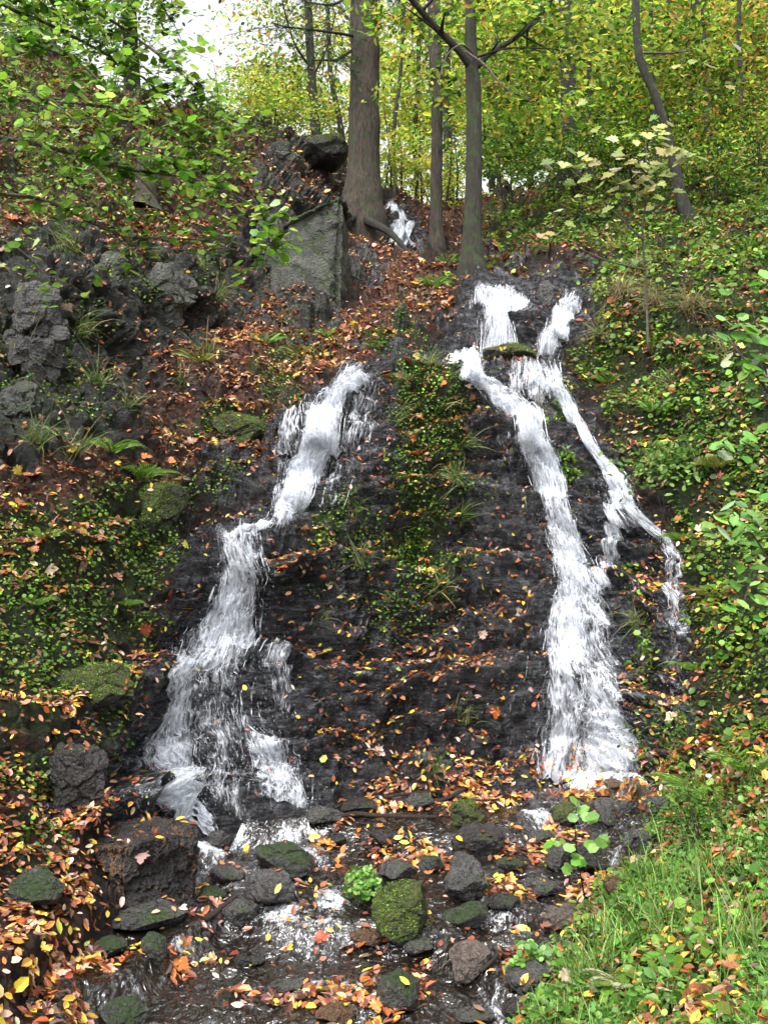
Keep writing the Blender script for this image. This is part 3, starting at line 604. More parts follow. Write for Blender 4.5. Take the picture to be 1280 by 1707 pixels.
def leaves_geo(P, Nn, size, tmpl, heading=None, curl=1.0):
    tv, tf = tmpl; n_ = len(P); T, B, Nn = frames(Nn, heading)
    cz = (rng.uniform(-.6, 2.2, n_)*curl)[:, None, None]; sy = rng.uniform(.8, 1.15, n_)[:, None, None]
    size = np.broadcast_to(size, (n_,))[:, None, None]
    bend = (rng.uniform(-.25, .25, n_)*curl)[:, None, None]*(tv[None, :, 0:1]-.5)**2
    V = P[:, None]+size*((tv[None, :, 0:1]-.5)*T[:, None]+tv[None, :, 1:2]*sy*B[:, None]+(tv[None, :, 2:3]*cz+bend)*Nn[:, None])
    Fc = tf[None]+(np.arange(n_)*len(tv))[:, None, None]
    return V.reshape(-1, 3), Fc.reshape(-1, tf.shape[1]), len(tv)
def pal(n_, colors, weights, var=.25):
    c = np.array(colors)[rng.choice(len(colors), n_, p=np.array(weights)/np.sum(weights))]
    return np.clip(c*np.exp(rng.normal(0, var, (n_, 1)))*(1+rng.normal(0, .1, (n_, 3))), .002, .9)
def build_leaves(name, sets, mat, parent=None):
    """sets: list of (V,F,k,cols per leaf)"""
    V, Fq, Cc, off = [], {}, [], 0
    for v, f, kk, c in sets:
        V.append(v); Fq.setdefault(f.shape[1], []).append(f+off); Cc.append(np.repeat(c, kk, 0)); off += len(v)
    return mkmesh(name, np.concatenate(V), [np.concatenate(q) for q in Fq.values()], mat, parent, cols=np.concatenate(Cc), smooth=False)
def scatter(wt, n_, jit=True):
    """n_ points on the slope with probability area*wt"""
    p = PG[:len(ROWS)]; a = p[1:, :-1]-p[:-1, :-1]; b = p[:-1, 1:]-p[:-1, :-1]
    ar = np.linalg.norm(np.cross(a, b), axis=-1); ww = wt[:len(ROWS)][:-1, :-1]*ar
    cs = np.cumsum(ww.ravel()); r = rng.random(n_)*cs[-1]; k_ = np.searchsorted(cs, r)
    j, i = np.unravel_index(np.clip(k_, 0, ww.size-1), ww.shape)
    u, v = rng.random((n_, 1)), rng.random((n_, 1))
    Q = (p[j, i]*(1-u)+p[j, i+1]*u)*(1-v)+(p[j+1, i]*(1-u)+p[j+1, i+1]*u)*v
    return Q, slopeN[j, i], j, i
def tube(pts, rad, seg=8, nz=0.0, seed=0, cap=True):
    pts = np.asarray(pts, float); k_ = len(pts); rad = np.broadcast_to(rad, (k_,)).astype(float)
    t = np.gradient(pts, axis=0); t /= np.linalg.norm(t, axis=-1, keepdims=True)+1e-9
    ref = np.array([0, 1, 0.]) if abs(t[:, 1]).mean() < .8 else np.array([1., 0, 0])
    a = np.cross(t, ref); a /= np.linalg.norm(a, axis=-1, keepdims=True)+1e-9; b = np.cross(t, a)
    th = np.linspace(0, 2*PI, seg, endpoint=False)
    ring = np.cos(th)[None, :, None]*a[:, None]+np.sin(th)[None, :, None]*b[:, None]
    V = pts[:, None]+ring*rad[:, None, None]
    if nz: V = V+ring*(rad[:, None]*nz*fbm(V, 1.2/max(rad.max(), .01), 3, seed))[..., None]
    V = V.reshape(-1, 3); i = np.arange(k_*seg).reshape(k_, seg)
    Fq = np.stack([i[:-1], np.roll(i, -1, 1)[:-1], np.roll(i, -1, 1)[1:], i[1:]], -1).reshape(-1, 4)
    if cap:
        V = np.concatenate([V, pts[:1], pts[-1:]]); c0, c1 = k_*seg, k_*seg+1
        tri = [[c0, i[0, (q+1) % seg], i[0, q], i[0, q]] for q in range(seg)]+[[c1, i[-1, q], i[-1, (q+1) % seg], i[-1, (q+1) % seg]] for q in range(seg)]
        return V, Fq, np.array(tri)[:, :3]
    return V, Fq, np.zeros((0, 3), int)
def tubes_mesh(name, lst, mat, parent=None):
    V, Q, T, off = [], [], [], 0
    for v, q, t in lst:
        V.append(v); Q.append(q+off); T.append(t+off); off += len(v)
    return mkmesh(name, np.concatenate(V), [np.concatenate(Q), np.concatenate(T)], mat, parent)
def smoothpath(pts, m=24):
    pts = np.asarray(pts, float); k_ = len(pts)
    if k_ == 2: return pts[0]+(pts[1]-pts[0])*np.linspace(0, 1, m)[:, None]
    t = np.linspace(0, k_-1, m); i = np.clip(t.astype(int), 0, k_-2); f = (t-i)[:, None]
    p0 = pts[np.maximum(i-1, 0)]; p1 = pts[i]; p2 = pts[i+1]; p3 = pts[np.minimum(i+2, k_-1)]
    return .5*((2*p1)+(-p0+p2)*f+(2*p0-5*p1+4*p2-p3)*f**2+(-p0+3*p1-3*p2+p3)*f**3)
# ------------------------------------------------------------------ rocks
_ico = {}
def ico(s):
    if s not in _ico:
        bm = bmesh.new(); bmesh.ops.create_icosphere(bm, subdivisions=s, radius=1); bm.verts.ensure_lookup_table()
        _ico[s] = (np.array([v.co[:] for v in bm.verts]), np.array([[v.index for v in f.verts] for f in bm.faces])); bm.free()
    return _ico[s]
rock_tops = []; rock_moss = []
def rock(name, px, py, wpx, hpx, mat, label, cat='rock', depth=1.0, blocky=3.0, seed=0, cuts=5, rot=(0, 0, 0), Yo=None, group=None, nz=.1, sink=.0, leaves=0, grp='rocks in the stream bed'):
    """px,py: centre of the rock as seen; wpx,hpx: size as seen"""
    if Yo is None:
        h_, _ = hit(px, py+hpx*.38); Y = h_[1]
    else: Y = Yo
    w_ = wpx*Y/F; h = hpx*Y/F; d = w_*depth
    c = W(px, py, Y+d*(.12 if (grp.startswith('rocks') or grp.startswith('small')) else .5))
    v, f = ico(6 if wpx > 100 else 5); v = v.copy()
    p = blocky; v = v/((np.abs(v)**p).sum(-1, keepdims=True)**(1/p))
    r_ = np.random.default_rng(seed+100)
    for _ in range(cuts+(11 if cuts > 0 else 12)):
        nn = r_.normal(size=3); nn /= np.linalg.norm(nn); dd = r_.uniform(.62, .9)
        ex = v@nn-dd; v = v-np.maximum(ex, 0)[:, None]*nn
    v = v*np.array([w_/2, d/2, h/2*1.08])
    sc = 1/max(w_, h)
    nr = v/np.linalg.norm(v, axis=-1, keepdims=True)
    q1, q2, qc = voro(v*np.array([1, 1, 1.5])+seed+.1*w_*fbm(v, 3*sc, 2, seed)[:, None], 3.4*sc, seed)
    v = v+nr*((nz*fbm(v+seed, 2.2*sc, 4, seed)+nz*(.5 if not grp.startswith(('rocks', 'small')) else .22)*fbm(v+seed, 9*sc, 4, seed+3)+nz*1.1*(qc-.5)-nz*.5*(1-sstep(0, .12, q2-q1)))*max(w_, h)*.5)[:, None]
    a, b, g = [math.radians(q) for q in rot]
    Rx = np.array([[1, 0, 0], [0, math.cos(a), -math.sin(a)], [0, math.sin(a), math.cos(a)]]); Rz = np.array([[math.cos(g), -math.sin(g), 0], [math.sin(g), math.cos(g), 0], [0, 0, 1]])
    Ry = np.array([[math.cos(b), 0, math.sin(b)], [0, 1, 0], [-math.sin(b), 0, math.cos(b)]])
    v = v@(Rz@Ry@Rx).T
    o = mkmesh(name, v, f, M[mat], smooth=(mat == 'rock_moss' or grp.startswith(('rocks', 'small')))); o.location = Vector(c-np.array([0, 0, sink]))
    tag(o, label, cat, grp)
    if mat == 'rock_moss' or not (grp.startswith('rocks') or grp.startswith('small')):
        t = v[f]; fn = np.cross(t[:, 1]-t[:, 0], t[:, 2]-t[:, 0]); ar = np.linalg.norm(fn, axis=-1); fn = fn/(ar[:, None]+1e-12)
        w2 = ar*np.clip(fn[:, 2]+(.45 if mat == 'rock_moss' else -.35), 0, 1)*(fbm(t.mean(1)+c, 5, 3, 3) > (-.12 if mat == 'rock_moss' else .05)); m_ = int(w2.sum()*(11000 if mat == 'rock_moss' else 3000)); q = rng.choice(len(f), m_, p=w2/w2.sum())
        rock_moss.append((t[q].mean(1)+c+fn[q]*.006, fn[q]))
    if leaves:
        t = v[f]; fn = np.cross(t[:, 1]-t[:, 0], t[:, 2]-t[:, 0]); ar = np.linalg.norm(fn, axis=-1); fn = fn/(ar[:, None]+1e-12)
        w2 = ar*(fn[:, 2] > .45); q = rng.choice(len(f), leaves, p=w2/w2.sum())
        rock_tops.append((t[q].mean(1)+c+fn[q]*.008, fn[q]))
    return o
S = 'rocks in the stream bed'
def prism(name, plan, z0, z1, mats, label, cat, grp, seed, lean=(0, 0), brown=None, leaves=0, nz=.02, topdrop=None):
    """a block with a plan outline in metres, faceted and chipped"""
    bm = bmesh.new(); lo = [bm.verts.new((x_, y_, z0)) for x_, y_ in plan]
    hi = [bm.verts.new((x_+lean[0], y_+lean[1], z1-(topdrop[i] if topdrop else 0))) for i, (x_, y_) in enumerate(plan)]
    n_ = len(plan); bm.faces.new(lo[::-1]); bm.faces.new(hi)
    for i in range(n_): bm.faces.new((lo[i], lo[(i+1) % n_], hi[(i+1) % n_], hi[i]))
    bmesh.ops.bevel(bm, geom=bm.edges[:], offset=.03*(z1-z0), segments=2, affect='EDGES')
    bmesh.ops.triangulate(bm, faces=bm.faces[:])
    for _ in range(8):
        el = max(.022, (z1-z0)*.035); lng = [e for e in bm.edges if e.calc_length() > el]
        if not lng: break
        bmesh.ops.subdivide_edges(bm, edges=lng, cuts=1); bmesh.ops.triangulate(bm, faces=[f for f in bm.faces if len(f.verts) > 3])
    bm.normal_update(); V = np.array([v.co[:] for v in bm.verts]); Nv = np.array([v.normal[:] for v in bm.verts]); Fc = np.array([[v.index for v in f.verts] for f in bm.faces]); bm.free()
    sc = 1/(z1-z0); q1, q2, qc = voro(V*np.array([1, 1, 1.2])+seed+.1*fbm(V, 3*sc, 3, seed)[:, None], 2.6*sc, seed)
    V = V+Nv*(nz*3*(qc-.5)-nz*1.2*(1-sstep(0, .1, q2-q1))+nz*2.4*fbm(V+seed, 3*sc, 4, seed)+nz*.8*fbm(V, 14*sc, 4, seed+2))[:, None]
    c = np.array([np.mean([p_[0] for p_ in plan]), np.mean([p_[1] for p_ in plan]), z0]); V = V-c
    o = mkmesh(name, V, Fc, M[mats[0]], smooth=False); o.location = Vector(c); tag(o, label, cat, grp)
    t = V[Fc]; fn = np.cross(t[:, 1]-t[:, 0], t[:, 2]-t[:, 0]); ar = np.linalg.norm(fn, axis=-1); fn = fn/(ar[:, None]+1e-12)
    if len(mats) > 1:
        o.data.materials.append(M[mats[1]]); o.data.polygons.foreach_set('material_index', ((fn@np.array(brown)) > .55).astype(np.int32))
    if leaves:
        w2 = ar*(fn[:, 2] > .6); q = rng.choice(len(Fc), leaves, p=w2/w2.sum()); rock_tops.append((t[q].mean(1)+c+fn[q]*.01, fn[q]))
    return o
Yb = 4.95; bl_ = W([128, 203, 330, 310, 165], [1500, 1520, 1490, 1400, 1400], [5.0, 4.82, 5.1, 5.45, 5.35]); zt = W(203, 1412, 4.82)[2]
prism('boulder', [tuple(q[:2]) for q in bl_], zt-.36, zt, ['rock_black', 'rock_brown'], 'big square dark boulder with a brown left face and leaves on its flat top', 'boulder', 'rocks in the stream bed', 3, brown=(-.85, -.5, 0), leaves=60, nz=.012, topdrop=[.02, 0, .0, -.01, -.01])
mo = W([412, 462, 566, 582, 510, 425], [500, 520, 525, 500, 420, 430], [10.75, 10.4, 10.45, 11.0, 11.6, 11.4]); zt = W(520, 318, 10.6)[2]
prism('rock_outcrop', [tuple(q[:2]) for q in mo], zt-1.5, zt, ['rock_tall'], 'tall grey upright rock slab standing below the big spruce', 'rock', 'rock outcrops on the slope', 50, lean=(.03, .18), nz=.022, topdrop=[.7, .28, -.02, .05, 0, .55], leaves=14)
rock('rock', 478, 1432, 118, 56, 'rock_slab', 'flat grey slab propped on a darker stone in mid stream', depth=.9, blocky=2.6, seed=8, cuts=6, rot=(8, 12, 10), leaves=4)
rock('rock', 455, 1482, 92, 70, 'rock_dark', 'rounded dark stone under the flat grey slab, with one yellow leaf', depth=.8, blocky=2.4, seed=9, leaves=2)
rock('rock', 604, 1478, 66, 62, 'rock_moss', 'small stone under bright green plants beside the little spill', blocky=2.6, seed=10, leaves=3)
rock('rock', 668, 1520, 118, 92, 'rock_moss', 'large stone thickly covered with olive moss in mid stream', blocky=3, seed=11, cuts=4, rot=(0, 0, 20))
rock('rock', 775, 1468, 76, 88, 'rock_dark', 'upright squarish grey stone directly under the black jagged one', blocky=3.2, seed=12, cuts=6, rot=(0, 0, 10))
rock('rock', 795, 1402, 88, 66, 'rock_black', 'black jagged stone resting on top of the upright squarish one', blocky=2.4, seed=13, cuts=7, depth=.9, leaves=3)
rock('rock', 255, 1578, 58, 54, 'rock_grey', 'small pointed grey stone among orange leaves below the big boulder', blocky=2.2, seed=14, cuts=7)
rock('rock', 785, 1604, 78, 56, 'rock_pink', 'pale pinkish smooth stone beside a curved stick', blocky=2.5, seed=15, cuts=4)
rock('rock', 932, 1425, 42, 68, 'rock_dark', 'narrow upright mossy stone behind the leafy stem', blocky=3, seed=16, cuts=4)
rock('rock', 985, 1432, 66, 56, 'rock_black', 'round dark stone just right of the narrow upright one', blocky=2.4, seed=17, leaves=4)
rock('rock', 935, 1358, 60, 36, 'rock_moss', 'low mossy hump below the foot of the right fall', blocky=2.3, seed=18)
rock('rock', 1018, 1352, 92, 52, 'rock_dark', 'wide dark stone with orange leaves on top near the right pool', blocky=2.6, seed=19, leaves=8)
rock('rock', 1030, 1306, 60, 18, 'rock_brown', 'low brown stone in the froth at the foot of the right fall', blocky=2.4, seed=20)
rock('rock', 362, 1398, 46, 34, 'rock_dark', 'little dark stone splashed beside the left fall', blocky=2.4, seed=21)
rock('rock', 535, 1362, 66, 26, 'rock_dark', 'dark wet ledge stone right of the foot of the left fall', blocky=2.6, seed=22)
rock('rock', 400, 1520, 76, 36, 'rock_dark', 'flat brownish stone between the big boulder and the slab', blocky=2.5, seed=23)
rock('rock', 775, 1525, 86, 34, 'rock_slab', 'low flat grey stone below the upright squarish one', blocky=2.6, seed=24)
rock('rock', 775, 1358, 70, 46, 'rock_moss', 'mossy stone under the crossing sticks', blocky=2.4, seed=25, leaves=3)
rock('rock', 660, 1450, 70, 44, 'rock_dark', 'dark stone behind the moss covered one', blocky=2.5, seed=26, leaves=3)
rock('rock', 560, 1400, 44, 18, 'rock_black', 'low black stone lying on the wet shelf right of the slab', blocky=2.5, seed=27)
rock('rock', 720, 1440, 40, 36, 'rock_slab', 'small pale grey stone wedged beside the upright one', blocky=2.5, seed=28)
rock('rock', 670, 1655, 80, 66, 'rock_slab', 'rounded grey stone with scant moss at the lower edge of the stream', blocky=2.5, seed=29)
rock('rock', 215, 1692, 90, 40, 'rock_slab', 'flat greyish stone cut by the bottom edge of the view', blocky=2.6, seed=30)
rock('rock', 885, 1625, 80, 60, 'rock_dark', 'dark stone at the edge of the grassy bank', blocky=2.5, seed=31, leaves=4)
rock('rock', 940, 1530, 80, 34, 'rock_pink', 'flat reddish stone under a peeling stick by the bank', blocky=2.7, seed=32, leaves=3)
rock('rock', 900, 1478, 60, 30, 'rock_dark', 'small dark stone in the riffle between bank and upright stone', blocky=2.5, seed=33)
rock('rock', 1030, 1478, 80, 40, 'rock_brown', 'brown stone half under the grass at the stream edge', blocky=2.5, seed=34, leaves=8)
rock('rock', 250, 1525, 150, 40, 'rock_dark', 'long low stone in front of the big square boulder', blocky=2.6, seed=35, leaves=14)
rock('rock', 60, 1480, 110, 70, 'rock_slab', 'grey slanting stone on the left bank below the leaves', blocky=3, seed=36, rot=(0, 20, 0))
rock('rock', 620, 1560, 70, 30, 'rock_brown', 'brown submerged stone left of the curled leaves', blocky=2.5, seed=37)
rock('rock', 860, 1680, 60, 36, 'rock_black', 'black wet stone near the fern at the bottom edge', blocky=2.4, seed=38)
rock('rock', 475, 1645, 60, 24, 'rock_dark', 'shallow dark stone breaking the lower riffle', blocky=2.4, seed=39, leaves=2)
rock('rock', 1105, 1345, 60, 44, 'rock_dark', 'dark stone at the bank corner under the drooping greenery', blocky=2.5, seed=40)
for (a, b, w_, mt, lab) in [(380, 1455, 40, 'rock_dark', 'small wet stone between the big square boulder and the grey slab'), (350, 1490, 40, 'rock_slab', 'small flat stone off the right corner of the big square boulder'),
 (700, 1575, 40, 'rock_dark', 'small dark stone below the moss covered one'), (420, 1600, 40, 'rock_black', 'small black stone right of the pointed grey one'),
 (850, 1440, 36, 'rock_slab', 'small grey stone right of the black jagged one'), (835, 1500, 42, 'rock_black', 'small black stone right of the upright squarish one'), (900, 1395, 36, 'rock_dark', 'small dark stone among orange leaves above the narrow mossy one'),  (640, 1395, 38, 'rock_black', 'small black stone in the leaves above the moss covered one'), (560, 1690, 46, 'rock_brown', 'small brown stone at the bottom edge in mid stream'),
 (790, 1690, 44, 'rock_dark', 'small dark stone at the bottom edge near the bank'), (600, 1345, 44, 'rock_black', 'small black ledge stone at the foot of the central rock, left of the leaf pile'),
 (700, 1335, 44, 'rock_dark', 'small dark ledge stone under the leaf pile at the foot of the central rock'), (1065, 1400, 44, 'rock_dark', 'small dark stone against the near bank below its corner'), (180, 1580, 46, 'rock_slab', 'small grey stone left of the pointed grey one'), ]:
    rock('stone', a, b, w_*1.4, w_*.55, mt, lab, 'stone', blocky=2.5, seed=a, cuts=-5, grp='small stones in the stream', leaves=1)
def cliff(*a, **k): return rock(*a, grp='rock outcrops on the slope', **k)
cliff('rock_outcrop', 445, 420, 70, 130, 'rock_grey', 'narrower grey rock leaning on the tall upright slab', 'rock', depth=.8, blocky=4, seed=51, cuts=6, Yo=10.7, rot=(-8, 6, 0))
cliff('rock_outcrop', 478, 276, 66, 56, 'rock_grey', 'pale grey rock at the brow above the tall upright slab', 'rock', depth=.9, blocky=3, seed=52, Yo=12.6)
cliff('rock_outcrop', 150, 505, 130, 170, 'rock_grey', 'dark creviced cliff block with a rounded bulge on the left slope', 'rock', depth=.8, blocky=3, seed=53, cuts=8, rot=(-8, 10, 15), nz=.16)
cliff('rock_outcrop', 270, 500, 120, 110, 'rock_grey', 'broken grey ledge block right of the bulging cliff block', 'rock', depth=.8, blocky=3.5, seed=54, cuts=8, rot=(-8, 0, 0), nz=.16)
cliff('rock_outcrop', 50, 560, 110, 190, 'rock_dark', 'black cliff block at the far left edge', 'rock', depth=.7, blocky=3, seed=55, cuts=8, nz=.16)
cliff('rock_outcrop', 30, 690, 100, 110, 'rock_slab', 'low grey cliff foot at the left edge with hanging grass', 'rock', depth=.7, blocky=3, seed=56, cuts=8, nz=.16)
cliff('rock_outcrop', 335, 525, 60, 60, 'rock_slab', 'small square block at the foot of the broken ledge', 'rock', depth=.8, blocky=4, seed=57, cuts=6)
cliff('rock_outcrop', 395, 720, 110, 70, 'rock_moss', 'mossy round block left of the upper left fall', 'rock', depth=.8, blocky=3, seed=58, cuts=5, leaves=20)
cliff('rock_outcrop', 260, 850, 120, 90, 'rock_moss', 'mossy hump with hanging roots on the left bank', 'rock', depth=.7, blocky=2.6, seed=59, cuts=5, leaves=12)
cliff('rock_outcrop', 905, 700, 50, 70, 'rock_dark', 'mossy black rock between the right fall and its side cascade', 'rock', depth=.8, blocky=2.6, seed=60, leaves=4, Yo=8.75)
cliff('rock_outcrop', 915, 492, 46, 52, 'rock_dark', 'dark rock splitting the water at the top of the falls', 'rock', depth=.8, blocky=2.6, seed=61, leaves=3)
cliff('rock_outcrop', 840, 590, 110, 34, 'rock_moss', 'mossy leaf strewn ledge under the short wide cascade', 'rock', depth=.6, blocky=2.8, seed=62, leaves=22)
cliff('rock_outcrop', 150, 1150, 160, 100, 'rock_moss', 'rounded mossy rock shoulder left of the lower left fall', 'rock', depth=.6, blocky=2.5, seed=63, leaves=12)
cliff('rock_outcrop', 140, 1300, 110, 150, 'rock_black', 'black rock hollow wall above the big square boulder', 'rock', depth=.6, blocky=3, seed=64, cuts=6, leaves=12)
cliff('rock_outcrop', 540, 255, 90, 60, 'rock_moss', 'mossy overhanging rock left of the big spruce', 'rock', depth=.9, blocky=2.8, seed=65, cuts=6, Yo=13.6)
# ------------------------------------------------------------------ leaf litter
BR = [(.13, .038, .018), (.24, .07, .028), (.4, .12, .025), (.5, .27, .05), (.34, .18, .11), (.52, .35, .24), (.06, .024, .014), (.6, .42, .05), (.3, .32, .05)]
W_UP = [3, 3.2, 1.4, .9, 2.6, 1.1, 1.6, .6, .2]
W_LO = [3.6, 3.8, 2.6, 1.7, 2.2, 1.5, 2.2, 1.7, .5]
def litter_w():
    patch = sstep(-.25, .4, fbm(P0, 3.2, 4, 91)+.35*(flat-.5))**1.5
    wv = a_lit**1.25*(.12+1.0*patch)*(.05+sstep(.35, .85, flat))*(1-.6*kg)
    wv = (wv+.022*(g_py > 200))*(1-.96*np.clip(a_fall*1.2, 0, 1))*(1-.9*(a_str > .3))
    return wv*((g_px > -230) & (g_px < 1500))
patch_ = sstep(-.2, .35, fbm(P0, 3.0, 4, 191)); wl = litter_w(); sets = []; inb0 = (g_px < 1500)
def addlit(nn, wt, size, wcol_lo, tm, lift=.006, tiltj=.5):
    Q, Nn, j, i = scatter(wt, nn)
    up = Nn+np.array([0, -.1, .5])+rng.normal(0, tiltj, Nn.shape); py = g_py[j, i]
    sz = size[0]+(size[1]*1.12-size[0])*rng.random(nn)**1.5
    v, f, kk = leaves_geo(Q+Nn*(lift+rng.random((nn, 1))*.012)+np.array([0, 0, .004]), up, sz, tm)
    a = sstep(650, 1000, py)
    c = np.where((rng.random(nn) < a)[:, None], pal(nn, BR, W_LO), pal(nn, BR, W_UP))
    sets.append((v, f, kk, c))
addlit(98000, wl, (.026, .055), 0, T_BEECH)
addlit(4200, wl*(1-.93*sstep(900, 1300, g_py)), (.055, .085), 0, T_MAPLE, .012)
sprw = (.35+a_wet)*(1-.85*np.clip(a_fall*1.2, 0, 1))*(g_py > 430)*(g_px > 120)*(g_px < 1480)*(1-a_str)*(.2+flat)*(.3+sstep(-.2, .5, fbm(P0, 3.5, 3, 93)))
addlit(3600, sprw*(.2+2*sstep(.5, .9, flat)), (.03, .055), 0, T_BEECH)
# leaves lodged along the stream
sw = comb(blob(740, 1325, 120, 24, 1), blob(870, 1405, 60, 34, 1), blob(700, 1410, 60, 20, .5), blob(740, 1420, 50, 20, .8), blob(60, 1590, 90, 40, 1), blob(170, 1570, 80, 30, .8), blob(310, 1575, 50, 24, 1), blob(560, 1640, 170, 26, .7), blob(650, 1615, 60, 24, 1), blob(60, 1680, 90, 50, .9), blob(840, 1470, 60, 24, .6), blob(1020, 1310, 90, 20, .8), blob(560, 1395, 60, 12, .9), blob(620, 1385, 60, 16, .8), blob(880, 1540, 60, 16, .6), blob(740, 1570, 60, 18, .6), blob(1000, 1460, 60, 40, 1), blob(690, 1700, 160, 40, .4), blob(940, 1380, 40, 30, .7), blob(860, 1600, 40, 40, .5), blob(500, 1500, 300, 100, .08), blob(560, 1360, 30, 12, 1))
wst = readm(sw, g_px, g_py)*(a_str > .1)*(g_py < 1850)*(.3+1.0*(fbm(P0, 5, 3, 95) > .0))
PGk = PG; PG = np.maximum(PW, PG) if False else np.where((a_str > .3)[..., None] & (PW[..., 2:3] > PG[..., 2:3]), PW, PG)
addlit(2700, wst, (.03, .06), 1, T_BEECH, .01, .45); addlit(120, wst, (.05, .075), 1, T_MAPLE, .012, .4)
PG = PGk
addlit(3600, readm(comb(blob(40, 1330, 130, 190, 1), blob(40, 1560, 130, 110, 1), blob(-100, 1400, 150, 300, 1)), g_px, g_py)*(.15+patch_)*(g_py < 1850)*(a_str < .3)*(.15+flat)*(g_px < 400), (.024, .046), 1, T_BEECH, .01, .45)
addlit(2600, (a_lit*0+1)*inb0*(g_px > 880)*(g_py > 1240)*(a_str < .2)*(g_py < 1850), (.035, .06), 1, T_BEECH, .035, .45)
for Pk, Nk in rock_tops:
    v, f, kk = leaves_geo(Pk, Nk+rng.normal(0, .25, Nk.shape), rng.uniform(.03, .055, len(Pk)), T_BEECH); sets.append((v, f, kk, pal(len(Pk), BR, W_LO)))
tag(build_leaves('fallen_leaves', sets, M['litter']), 'brown, orange and yellow fallen leaves strewn over slope, ledges and stream', 'fallen leaves', kind='stuff')
# ------------------------------------------------------------------ low green cover
GR = [(.04, .09, .01), (.07, .155, .015), (.12, .23, .024), (.2, .32, .04), (.22, .32, .06), (.13, .15, .02)]
GW = [2, 3, 3, 1.6, .5, 1]
sets = []
def gcover(nn, wt, size, tm, gw=GW, lift=(0, .035), tj=.55):
    Q, Nn, j, i = scatter(wt, nn)
    up = Nn*.6+np.array([0, -.15, .8])+rng.normal(0, tj, Nn.shape)
    cl = .5+.5*vn(Q*7, 5)
    v, f, kk = leaves_geo(Q+Nn*rng.uniform(lift[0], lift[1], (nn, 1)), up, rng.uniform(size[0], size[1], nn), tm)
    sets.append((v, f, kk, pal(nn, GR, gw, .3)*(.6+.8*cl[:, None])))
inb = (g_px > -230) & (g_px < 1500) & (g_py < 1850)
gw_ = a_moss*sstep(-.2, .3, 1.5*fbm(P0, 3.0, 5, 97)+.5*a_moss-.22)*(.5+.5*sstep(-.3, .3, fbm(P0, 9, 3, 98)))*(1-.97*np.clip(a_fall*1.1, 0, 1))*(1-.95*a_str)*inb*(1-.35*kg)
gcover(170000, gw_, (.01, .028), T_ROUND)
for Pk, Nk in rock_moss:
    v, f, kk = leaves_geo(Pk, Nk+rng.normal(0, .5, Nk.shape), rng.uniform(.004, .011, len(Pk)), T_TRI); sets.append((v, f, kk, pal(len(Pk), GR, [2, 3, 2, 1, .3, 2], .3)))
gcover(15000, gw_*(g_px > 900), (.03, .06), T_ROUND, lift=(.02, .09))
gcover(8000, a_moss*inb*(g_py < 480)*(1-a_str)*(1-kg), (.04, .085), T_ROUND, lift=(.02, .16))
tag(build_leaves('ground_cover', sets, M['green']), 'small leaved green creeping plants and moss over the wet slope', 'ground cover', kind='stuff')
# ------------------------------------------------------------------ grass of the right bank
def blades(Q, up, ln, wd, cols, droop=.5):
    n_ = len(Q); hd_ = rng.normal(size=(n_, 3))*np.array([1, 1, .15]); hd_ /= np.linalg.norm(hd_, axis=-1, keepdims=True)
    T, B, _ = frames(up, hd_); seg = 5; s = np.linspace(0, 1, seg)
    ln = np.broadcast_to(ln, (n_,)); dr = rng.uniform(.2, 1.2, n_)*droop
    c = Q[:, None]+(up[:, None]*(s-.35*s**2*dr[:, None])[..., None]+T[:, None]*(.15*s+dr[:, None]*s**2*.8)[..., None]-np.array([0, 0, 1])*(.35*dr[:, None]*s**3)[..., None])*ln[:, None, None]
    wd_ = (wd*(1-s**1.6)+.0004)[None, :, None]
    V = np.stack([c-B[:, None]*wd_, c+B[:, None]*wd_], 2)
    i = np.arange(n_*seg*2).reshape(n_, seg, 2)
    Fq = np.stack([i[:, :-1, 0], i[:, 1:, 0], i[:, 1:, 1], i[:, :-1, 1]], -1).reshape(-1, 4)
    return V.reshape(-1, 3), Fq, seg*2, cols
m_grass = comb(poly([(1510, 1280), (1290, 1300), (1200, 1350), (1130, 1400), (1100, 1440), (1000, 1490), (970, 1560), (900, 1640), (900, 1860), (1510, 1860), (1510, 1200)], 1, 5), blob(1110, 1350, 40, 30, .4))
a_gr = readm(m_grass, g_px+jx*.6, g_py+jy*.6)*inb
a_gr = a_gr*(1-.85*readm(blob(1180, 1655, 85, 60, 1), g_px, g_py))*(.08+sstep(-.25, .3, fbm(P0, 3.4, 3, 99)))
Q, Nn, j, i = scatter(a_gr, 15000)
GC = [(.05, .13, .015), (.09, .2, .03), (.14, .27, .05), (.2, .3, .08), (.25, .26, .1)]
sets = [blades(Q-Nn*.01, Nn*.3+np.array([0, 0, 1])+rng.normal(0, .2, Nn.shape), rng.uniform(.035, .11, len(Q)), .0019, pal(len(Q), GC, [2, 3, 3, 1.4, .5]), .8)]
grass = build_leaves('grass', sets, M['grass']); tag(grass, 'bright green grass on the near bank', 'grass', kind='stuff')
sets = []
Q, Nn, j, i = scatter(a_gr, 12000)
v, f, kk = leaves_geo(Q+Nn*rng.uniform(.01, .07, (len(Q), 1)), np.array([0, -.25, 1.])+rng.normal(0, .5, Nn.shape), rng.uniform(.012, .032, len(Q)), T_ROUND)
sets.append((v, f, kk, pal(len(Q), GC, [2.5, 3, 3, 1, .2])))
tag(build_leaves('bank_plants', sets, M['green']), 'low broad leaved weeds mixed through the bank grass', 'weeds', kind='stuff')
